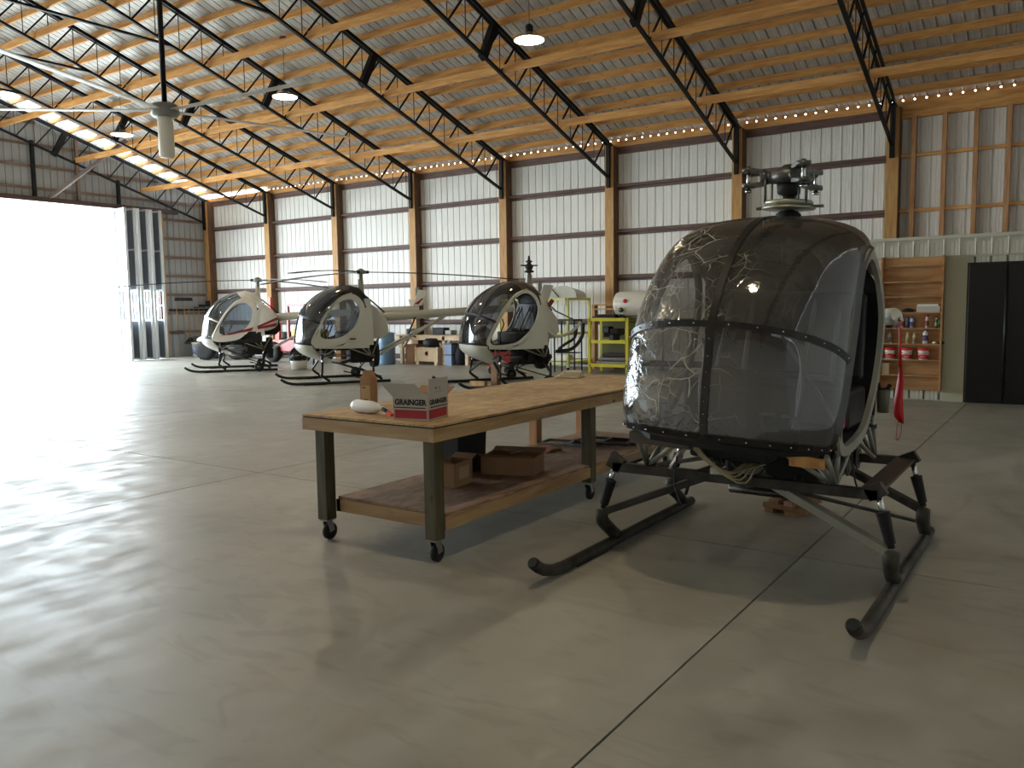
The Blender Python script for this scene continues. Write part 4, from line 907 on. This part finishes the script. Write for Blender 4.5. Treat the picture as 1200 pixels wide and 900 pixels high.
def bottle(x, z, r, h, col, capc, lab, neck=.4, capr=.5):
    t = empty('bottle', (x, SYP+.01, z), 0, lab, 'bottle', 'bottles on the wall shelf'); nm = 'plastic_%d_%d_%d' % tuple(int(c*99) for c in col)
    MB().lathe([(0, 0), (r, 0), (r, h*.66), (r*.85, h*.74), (r*neck, h*.82), (r*neck, h*.86)], n=14).build('bottle_body', mat(nm, col, .4), t)
    nc = 'cap_%d_%d_%d' % tuple(int(c*99) for c in capc)
    MB().lathe([(r*capr, h*.85), (r*capr, h*.98), (r*capr*.6, h), (0, h)], n=10).build('bottle_cap', mat(nc, capc, .4), t)
    MB().lathe([(r*1.01, h*.18), (r*1.01, h*.55)], n=14).build('paper_band', mat(nm+'b', tuple(min(1, .5*c+.2) for c in capc), .5), t)
    return t
Z2, Z3 = 1.249, .982
bottle(-2.72, Z2, .03, .15, (.3, .08, .1), (.2, .1, .1), 'dark red can at the left end of the bottle row, upper shelf', .8, .8)
bottle(-2.60, Z2, .028, .20, (.5, .45, .6), (.6, .6, .65), 'purple grey spray can just left of the streamer, upper shelf', .7, .5)
bottle(-2.50, Z2, .03, .21, (.7, .7, .72), (.7, .1, .12), 'pale can with a red band behind the streamer, upper shelf', .7, .5)
bottle(-2.42, Z2, .028, .19, (.32, .32, .36), (.3, .3, .32), 'dark grey can right of the streamer, upper shelf', .8, .8)
bottle(-2.345, Z2, .032, .20, (.62, .68, .85), (.15, .2, .55), 'pale blue bottle with a blue print, upper shelf', .5, .5)
bottle(-2.11, Z2, .026, .225, (.8, .75, .72), (.75, .1, .12), 'tall white and red tube standing alone on the upper shelf', .9, .9)
bottle(-1.97, Z2, .022, .17, (.2, .4, .2), (.85, .85, .7), 'slim dark green bottle, upper shelf', .6, .6)
bottle(-1.925, Z2, .02, .16, (.25, .42, .28), (.1, .1, .1), 'slim green can beside the dark green bottle, upper shelf', .8, .8)
bottle(-1.885, Z2, .014, .12, (.8, .62, .4), (.7, .65, .6), 'tiny tan tube at the right end of the upper shelf', .8, .8)
bottle(-2.69, Z3, .032, .20, (.62, .58, .52), (.5, .5, .5), 'dusty beige spray can at the left of the middle shelf', .6, .5)
bottle(-2.41, Z3, .025, .19, (.75, .7, .5), (.85, .8, .5), 'cream can with a yellow cap on the middle shelf', .7, .5)
bottle(-2.30, Z3, .026, .19, (.72, .68, .6), (.75, .6, .3), 'cream can with a brown label on the middle shelf', .7, .5)
t = bottle(-2.13, Z3, .042, .26, (.9, .88, .86), (.28, .15, .5), 'white spray bottle with a purple trigger on the middle shelf', .35, .35)
MB().bar((-.03, 0, .26), (.04, 0, .245), .025, .03).bar((.02, 0, .24), (.035, 0, .2), .01, .015).build('trigger_head', mat('cap_28_15_50', (.28, .15, .5)), t)
tag(MB().lathe([(0, 0), (.03, .004), (.036, .022), (.02, .038), (0, .04)], (-1.985, SYP, Z3), 10).build('white_roll', M_white), 'small white lump at the right of the middle shelf', 'roll')
tag(MB().lathe([(0, 0), (.06, .004), (.055, .035), (.02, .05), (0, .05)], (-1.89, SYP, Z3), 9).build('tape_roll', M_blk), 'small black lump at the right end of the middle shelf', 'tape')
cw = empty('white_box', (-2.09, SYP+.01, 1.519), 0, 'flat white carton on the shelf above the bottles', 'box')
MB().box(-.18, .18, -.08, .07, 0, .10).build('box_body', M_cartw, cw, bevel=.003); MB().box(-.17, .15, -.07, .07, .101, .135).build('paper_stack', M_white, cw)
tag(MB().lathe([(0, 0), (.09, .004), (.1, .03), (.06, .06), (0, .07)], (-2.42, SYP+.02, 1.519), 10).build('dark_cloth', M_blk), 'dark cloth heap beside the flat white carton', 'cloth')
tag(MB().box(-2.80, -2.68, SYP-.05, SYP+.05, .444, .64).build('beige_box', mat('beige_block', (.66, .58, .46), .7), bevel=.004), 'beige box at the left of the second lowest shelf', 'box')
# ================================================================ far clutter along the back wall
def bx(L, nm, mt, par, bevel=0):
    m = MB()
    for q in L: m.box(*q)
    return m.build(nm, mt, par, bevel=bevel)
tbx = empty('work_table', (-16.3, 19.62, 0), 0, 'pale pine work table against the back wall between the far helicopters', 'table')
M_palep = wood('pale_pine', (.88, .8, .68), (.8, .7, .57), 'X', False)
bx([(-1.55, 1.5, -.32, .42, .86, .89)], 'table_top', mat('plywood_top', (.8, .66, .5), .6), tbx); bx([(-1.5, 1.45, -.3, -.26, .74, .86)], 'front_apron', M_palep, tbx)
for x in (-1.15, .55, 1.42):
    bx([(x-.05, x+.05, -.3, -.2, 0, .86)], 'leg', M_palep, tbx)
    for s_ in (1, -1): MB().bar((x, -.25, .45), (x+s_*.28, -.25, .78), .05, .08, (0,1,0)).build('knee_brace', M_palep, tbx)
cr = empty('wooden_crate', (-16.30, 19.36, 0), 0, 'plywood crate with a red stencil under the pale work table', 'crate')
bx([(-.45, .45, -.18, .25, .10, .52)], 'crate_box', mat('crate_plywood', (.82, .72, .58), .7, var=.15), cr)
for x in (-.43, .43): bx([(x-.02, x+.02, -.20, -.18, .08, .54)], 'batten', M_palep, cr)
bx([(-.42, -.32, -.18, .25, .0, .10), (.3, .4, -.18, .25, .0, .10)], 'skid_runner', M_palep, cr)
MB().bar((-.05, -.185, .3), (.05, -.185, .42), .004, .02, (0,1,0)).bar((.05, -.185, .26), (.0, -.185, .36), .004, .02, (0,1,0)).lathe([(.05,0),(.065,0)], (0, -.183, .34), 12, 'Y').build('red_stencil', M_redb, cr)
tag(MB().lathe([(0, 0), (.28, .02), (.29, .18), (.2, .27), (0, .28)], (-16.2, 19.35, .525), 16).build('black_case', M_blk), 'round black case on top of the plywood crate', 'case')
for k in range(2): 
    t = empty('storage_bin', (-15.48, 19.35, .33*k), 0, ['pale blue plastic bin under the table, lower of two', 'pale blue plastic bin under the table, upper of two'][k], 'bin')
    MB().prism([(-.14,-.16),(.14,-.16),(.14,.16),(-.14,.16)], lambda x, y: (x*.9, y*.9, 0), lambda x, y: (x, y, .29)).build('bin_body', mat('hazy_blue_plastic', (.5, .58, .72), .35), t); bx([(-.15, .15, -.17, .17, .29, .325)], 'bin_lid', mat('dark_blue_lid', (.2, .24, .35), .4), t)
tag(MB().lathe([(0, 0), (.2, .02), (.23, .3), (.16, .62), (.05, .68), (0, .68)], (-15.15, 19.45, 0), 12).build('duffel_bag', mat('navy_fabric', (.08, .09, .14), .8)), 'dark navy duffel bag beside the blue bins', 'bag')
tag(MB().box(-17.35, -16.9, 19.4, 19.8, 0, .6).build('cardboard_box', M_card), 'brown cardboard box at the left end under the pale work table', 'box')
for k, (x, w_, h_, la) in enumerate([(-17.3, .5, .18, 'flat black case on the left end of the pale work table'), (-16.25, .45, .22, 'flat black case on the middle of the pale work table'), (-15.85, .25, .14, 'grey rounded part on the pale work table')]):
    tag(MB().box(x-w_/2, x+w_/2, 19.68, 19.98, .892, .892+h_).build('tool_case', M_blk if k < 2 else M_grey, bevel=.02), la, 'case')
tag(MB().lathe([(0, 0), (.24, 0), (.255, .05), (.245, .3), (.255, .33), (.245, .6), (.255, .65), (.24, .98), (.1, 1.0), (0, 1.0)], (-17.62, 18.85, 0), 18).build('blue_barrel', mat('blue_plastic_drum', (.42, .55, .68), .4)), 'pale blue plastic barrel behind the middle helicopter', 'barrel')
tag(MB().lathe([(0, 0), (.22, 0), (.26, .55), (.1, .8), (0, .8)], (-18.2, 19.2, 0), 12).build('bin_liner', M_blk), 'black rubbish bag left of the blue barrel', 'bag')
# yellow tube rack
rk = empty('tube_rack', (-12.2, 19.4, 0), 0, 'tall pale yellow tube rack against the wall behind the doorless helicopter', 'rack')
for x in (-1.1, 1.1):
    for y in (-.58, .58): bx([(x-.03, x+.03, y-.03, y+.03, .08, 1.93)], 'post', M_yelpale, rk)
    for z in (.2, .98, 1.9): bx([(x-.03, x+.03, -.55, .55, z-.03, z+.03)], 'side_rail', M_yelpale, rk)
for y in (-.58, .58):
    for z in (.2, .98, 1.9): bx([(-1.1, 1.1, y-.03, y+.03, z-.03, z+.03)], 'long_rail', M_yelpale, rk)
for x in (-1.1, 1.1):
    for y in (-.58, .58): MB().lathe([(.03, -.02), (.05, -.02), (.05, .02), (.03, .02)], (x, y, .05), 10, 'X').build('caster', M_rub, rk)
bx([(.94, 1.06, -.64, -.62, 1.72, 1.93)], 'white_tag', M_white, rk)
for k, (x, r, la) in enumerate([(-12.25, .30, 'cream curved cowl panel, left one on top of the yellow tube rack'), (-11.45, .36, 'cream curved cowl panel, right one on top of the yellow tube rack')]):
    pts = [(r*cos(a), .32*sin(a)**.8 if a not in (0, pi) else 0) for a in [pi*j/10 for j in range(11)]]; pts = [(a*1.15, abs(b)) for a, b in [(r*cos(pi*j/10), .33*max(sin(pi*j/10), 0)**.8) for j in range(11)]]
    t = empty('cowl_panel', (x, 19.35, 1.935), .1, la, 'panel', 'cowl panels on the yellow tube rack')
    MB().prism(pts, lambda a, b: (a, -.25, b), lambda a, b: (a+.05, .3, b*.7)).build('panel_shell', M_cream, t); MB().bar((-r*.3, -.26, .02), (-r*.9, -.26, .26), .01, .05, (0,1,0)).build('black_seal', M_blk, t)
# white parts and hoses around the rack
tag(MB().box(-11.75, -11.2, 18.95, 19.3, .235, .42).build('white_part', M_white, bevel=.04), 'white moulded part lying low on the yellow tube rack', 'part')
tag(MB().lathe([(0, 0), (.16, .01), (.16, .3), (0, .32)], (-11.8, 19.1, 1.012), 14).build('black_motor', M_blk), 'black motor on the middle rail of the yellow tube rack', 'motor')
# yellow shelf cart
yc_ = empty('shelf_cart', (-9.75, 18.85, 0), 0, 'bright yellow steel shelf cart beside the near bubble canopy', 'shelf')
for x in (-.53, .53):
    for y in (-.32, .32): bx([(x-.035, x+.035, y-.035, y+.035, 0, 1.40)], 'post', M_yellow, yc_)
for z in (.2, .80, 1.36):
    bx([(-.53, .53, -.355, -.285, z-.04, z+.04)], 'front_rail', M_yellow, yc_); bx([(-.53, .53, .285, .355, z-.04, z+.04)], 'rear_rail', M_yellow, yc_)
    bx([(-.52, .52, -.28, .28, z-.01, z+.01)], 'shelf_plate', mat('olive_plate', (.45, .43, .25), .6), yc_)
bx([(-.5, .5, .29, .31, .2, 1.36)], 'back_panel', mat('olive_plate', (.45, .43, .25)), yc_)
m = MB(); random.seed(3)
for k in range(9): m.cbox((-9.75+random.uniform(-.25, .3), 18.75+random.uniform(-.08, .1), .90+random.uniform(0, .22)), (.22, .2, .13), random.random()*3)
tag(m.build('engine_parts', M_blk, bevel=.015), 'heap of black engine parts on the middle shelf of the yellow cart', 'engine part')
for k in range(3):
    tag(MB().cbox((-9.68+.03*k, 18.72, .265+.1*k), (.85-.1*k, .4, .09), .05*k).build('seat_cushion', M_grey if k < 2 else mat('dark_grey_fabric', (.25, .25, .26), .8), bevel=.03), ['grey cushion at the bottom of the yellow cart pile', 'grey cushion in the middle of the yellow cart pile', 'dark cushion on top of the yellow cart pile'][k], 'cushion', 'cushions on the bottom shelf of the yellow cart')
tg = MB()
for k in range(2): tg.box(-10.25+.1*k, -9.6, 18.6, 19.1, 1.405+.045*k, 1.445+.045*k)
tag(tg.build('black_slab', M_blk, bevel=.005), 'two flat black slabs on top of the yellow cart', 'slab')
tk_ = empty('white_tank', (-9.2, 18.9, 1.74), 0, 'white cylindrical tank with two knobs on top of the yellow cart', 'tank')
MB().lathe([(0, -.50), (.24, -.49), (.30, -.45), (.325, -.38), (.325, .5), (.30, .56), (0, .58)], n=24, axis='X').build('tank_shell', M_white, tk_)
MB().lathe([(.05, -.345), (.055, -.32)], (-.1, 0, .08), 10, 'Y').lathe([(0, -.35), (.03, -.345)], (-.1, 0, .08), 8, 'Y').build('red_knob', M_redb, tk_); MB().lathe([(0, -.35), (.06, -.34), (.06, -.28)], (-.22, 0, -.14), 10, 'Y').build('drain_valve', M_dull, tk_)
bx([(-.3, -.22, -.2, .2, -.335, -.25), (.3, .38, -.2, .2, -.335, -.25)], 'saddle', M_blk, tk_)
sr = empty('wooden_stand', (-10.35, 19.85, 0), 0, 'small wooden stand behind the yellow cart, beside the post', 'stand')
for x in (-.5, .5): bx([(x-.04, x+.04, -.1, .1, 0, 1.75)], 'upright', M_postw, sr)
for z in (1.35, 1.6, 1.72): bx([(-.46, .46, -.12, .12, z, z+.04)], 'board', M_postw, sr)
# floor stand between rack and cart
mx_ = empty('engine_stand', (-10.90, 18.48, 0), 0, 'dark steel stand with loose hoses between the rack and the cart', 'stand')
for x in (-.3, .3): bx([(x-.015, x+.015, -.2, -.17, 0, 1.35), (x-.015, x+.015, .17, .2, 0, 1.35)], 'leg', M_steel, mx_)
bx([(-.32, .32, -.2, .2, 1.33, 1.37)], 'stand_top', mat('dark_green_top', (.2, .22, .16), .6), mx_); bx([(-.3, .3, -.18, .18, .5, .52)], 'stand_shelf', M_steel, mx_)
MB().tube(catmull([(-.28, 0, .6), (0, -.1, .75), (.2, 0, .9), (.27, 0, 1.2)], 4), .04, 8).build('hose', M_rub, mx_)
# red cart under the third machine, blocks and stand
rc = empty('tool_cart', (-12.25, 17.35, 0), .4, 'low red tool cart on casters seen under the doorless helicopter', 'cart')
bx([(-.28, .30, -.25, .25, .22, .62)], 'cart_body', mat('crimson_cart', (.7, .1, .16), .4), rc, .01); bx([(-.29, .31, -.26, .26, .615, .64)], 'cart_top', mat('crimson_cart', (.7, .1, .16)), rc)
for x in (-.2, .22):
    for y in (-.2, .2): MB().lathe([(.03, -.03), (.09, -.03), (.10, 0), (.09, .03), (.03, .03)], (x, y, .10), 12, 'Y').build('caster', M_rub, rc)
o = MB().box(-.08, .08, -.08, .08, 0, .46).build('wood_block', M_card, bevel=.004); o.location = (-10.55, 14.75, 0.0); tag(o, 'upright brown timber block propping the doorless helicopter', 'wood block')
o = MB().box(-.2, .2, -.06, .06, 0, .10).build('wood_block', M_postw, bevel=.004); o.location = (-10.78, 14.42, 0); tag(o, 'short flat timber offcut on the floor before the doorless helicopter', 'wood block')
# bin with black bag between far machines
wbn = empty('waste_bin', (-18.55, 16.15, 0), 0, 'white bin stuffed with a black bag between the two left helicopters', 'bin')
MB().lathe([(0, 0), (.22, 0), (.27, .42), (.25, .42), (0, .4)], n=18).build('bin_body', M_white, wbn)
MB().lathe([(.26, .26), (.28, .40), (.24, .52), (.18, .60), (.08, .66), (0, .64)], n=11).build('black_bag', mat('black_bag_plastic', (.05, .05, .055), .3), wbn)
# red utility loader behind
ut = empty('utility_loader', (-21.3, 18.6, 0), 0, 'red utility loader with a red roll frame and yellow hood behind the white helicopter', 'loader')
bx([(-1.0, 1.0, -.5, .5, .35, .75)], 'chassis', M_red, ut, .03); bx([(.1, .95, -.45, .45, .76, 1.08)], 'yellow_hood', mat('dull_yellow', (.78, .68, .25), .5), ut, .06)
for x in (-.05, .75):
    for y in (-.4, .4): bx([(x-.035, x+.035, y-.035, y+.035, .7, 1.9)], 'roll_post', M_red, ut)
bx([(-.05, .75, -.43, -.36, 1.84, 1.91), (-.05, .75, .36, .43, 1.84, 1.91), (-.08, 0, -.4, .4, 1.84, 1.91), (.70, .78, -.4, .4, 1.84, 1.91)], 'roll_top', M_red, ut)
MB().lathe([(0, 0), (.14, .01), (.15, .42), (.08, .48), (0, .48)], (.42, -.1, 1.3), 14).build('grey_canister', mat('dark_grey_canister', (.35, .36, .38), .4), ut)
bx([(-.95, -.78, -.5, -.4, 1.2, 2.15)], 'orange_mast', M_orange, ut); MB().prism([(-.62, .7), (-.42, .75), (-.38, 1.3), (-.58, 1.32)], lambda x, z: (x, -.5, z), lambda x, z: (x, -.42, z)).build('orange_panel', M_orange, ut)
for x in (-.7, .7):
    for y in (-.5, .5): MB().lathe([(.12, -.12), (.30, -.12), (.34, -.06), (.34, .06), (.30, .12), (.12, .12)], (x, y, .34), 16, 'Y').build('wheel', M_rub, ut)
bx([(-.75, -.1, -.3, .3, .76, 1.0)], 'seat', M_blk, ut, .04)
# quad bike
qb = empty('quad_bike', (-25.1, 18.5, 0), .5, 'white quad bike with fat black tyres behind the left helicopter nose', 'quad bike')
for x, y in ((-.55, -.38), (-.55, .38), (.6, -.38), (.6, .38)):
    w_ = MB(); pr_ = [(.12, -.12), (.26, -.13), (.33, -.09), (.335, 0), (.33, .09), (.26, .13), (.12, .12)]; w_.lathe(pr_, (x, y, .335), 20, 'Y')
    for k in range(18): a = 2*pi*k/18; w_.cbox((x+.335*cos(a), y, .335+.335*sin(a)), (.03, .18, .04), R=Matrix.Rotation(-a, 3, 'Y'))
    wo = w_.build('tyre', M_rub, qb); MB().lathe([(0, -.06), (.12, -.05), (.13, .05), (0, .06)], (x, y, .335), 12, 'Y').build('wheel_rim', M_grey, wo)
bx([(-.6, .65, -.18, .18, .35, .6)], 'frame', M_blk, qb, .02); MB().prism([(-.85, .66), (-.3, .62), (-.25, .82), (-.6, .88), (-.85, .75)], lambda x, z: (x, -.42, z), lambda x, z: (x, .42, z)).build('front_fender', M_white, qb, bevel=.02)
MB().prism([(.3, .66), (.9, .66), (.85, .8), (.4, .84)], lambda x, z: (x, -.42, z), lambda x, z: (x, .42, z)).build('rear_fender', M_white, qb, bevel=.02); bx([(-.15, .5, -.16, .16, .72, .86)], 'seat', M_blk, qb, .04)
MB().tube([(-.45, 0, .8), (-.35, 0, 1.05), (-.3, -.3, 1.1)], .015, 6).tube([(-.35, 0, 1.05), (-.3, .3, 1.1)], .015, 6).build('handlebar', M_blk, qb)
# tools on the end wall
tr = empty('tool_rail', (EX+.14, 19.25, 1.78), 0, 'dark tool rail mounted across the end wall by the corner', 'rail')
bx([(-.08, .0, -.88, .86, -.04, .04)], 'rail_board', mat('dark_rail', (.16, .13, .12), .7), tr)
for k in range(7): bx([(0, .06, -.8+.26*k, -.78+.26*k, -.01, .01)], 'peg', M_steel, tr)
def tool(y, ztop, L, kind, lab, la_cat, hc=None):
    t = empty(kind, (EX+.20, y, ztop), 0, lab, la_cat, 'long handled tools on the end wall')
    MB().tube([(0, 0, 0), (.0, .02, -L)], .015, 6).build('handle', hc or M_postw, t)
    return t
t = tool(18.92, 2.12, 1.35, 'push_broom', 'wide push broom hung head up above the tool rail', 'broom'); bx([(-.05, .05, -.35, .35, 0, .05)], 'broom_block', M_blk, t); bx([(-.04, .04, -.34, .34, .05, .12)], 'bristles', M_rub, t)
t = tool(18.6, 1.82, .85, 'push_broom', 'short dark brush hung low at the left of the tool rail', 'broom'); bx([(-.05, .05, -.24, .24, -.95, -.82)], 'brush_head', M_mull, t)
t = tool(19.12, 1.82, 1.2, 'leaf_rake', 'fan shaped rake hung head down in the middle of the tool rail', 'rake')
m = MB()
for k in range(9): a = -.6+.15*k; m.bar((0, .02, -1.08), (0, .02+.45*sin(a)*1.1, -1.08-.28*cos(a)), .012, .03)
m.build('rake_tine', M_blk, t)
t = tool(19.32, 1.86, 1.15, 'shovel', 'round point shovel hung beside the fan rake', 'shovel', mat('pale_handle', (.62, .52, .38), .6)); MB().prism([(-.1,-1.1),(.1,-1.1),(.11,-1.3),(0,-1.42),(-.11,-1.3)], lambda y, z: (0, y+.02, z), lambda y, z: (.02, y+.02, z)).build('blade', M_dull, t)
t = tool(19.55, 1.86, 1.0, 'garden_rake', 'steel headed rake hung head up right of the shovel', 'rake'); bx([(-.02, .1, -.2, .2, 0, .03)], 'rake_head', M_steel, t)
t = tool(19.78, 1.9, 1.1, 'squeegee', 'black squeegee hung at the right part of the tool rail', 'squeegee', M_grey); bx([(-.03, .05, -.2, .2, 0, .08)], 'squeegee_blade', M_rub, t)
t = tool(19.98, 1.9, 1.1, 'shovel', 'flat shovel hung nearest the corner post', 'shovel'); MB().prism([(-.12,0),(.12,0),(.12,.22),(-.12,.22)], lambda y, z: (0, y, z), lambda y, z: (.02, y, z)).build('blade', M_blk, t)
pb = empty('plastic_bucket', (-27.72, 19.22, 0), 0, 'white plastic bucket with a blue label below the hanging tools', 'bucket')
MB().lathe([(0, 0), (.2, 0), (.235, .5), (.25, .5), (.25, .54), (0, .54)], n=20).build('bucket_body', M_white, pb); MB().lathe([(.208, .1), (.225, .36)], n=20).build('blue_label', mat('blue_print', (.45, .5, .68), .5), pb)
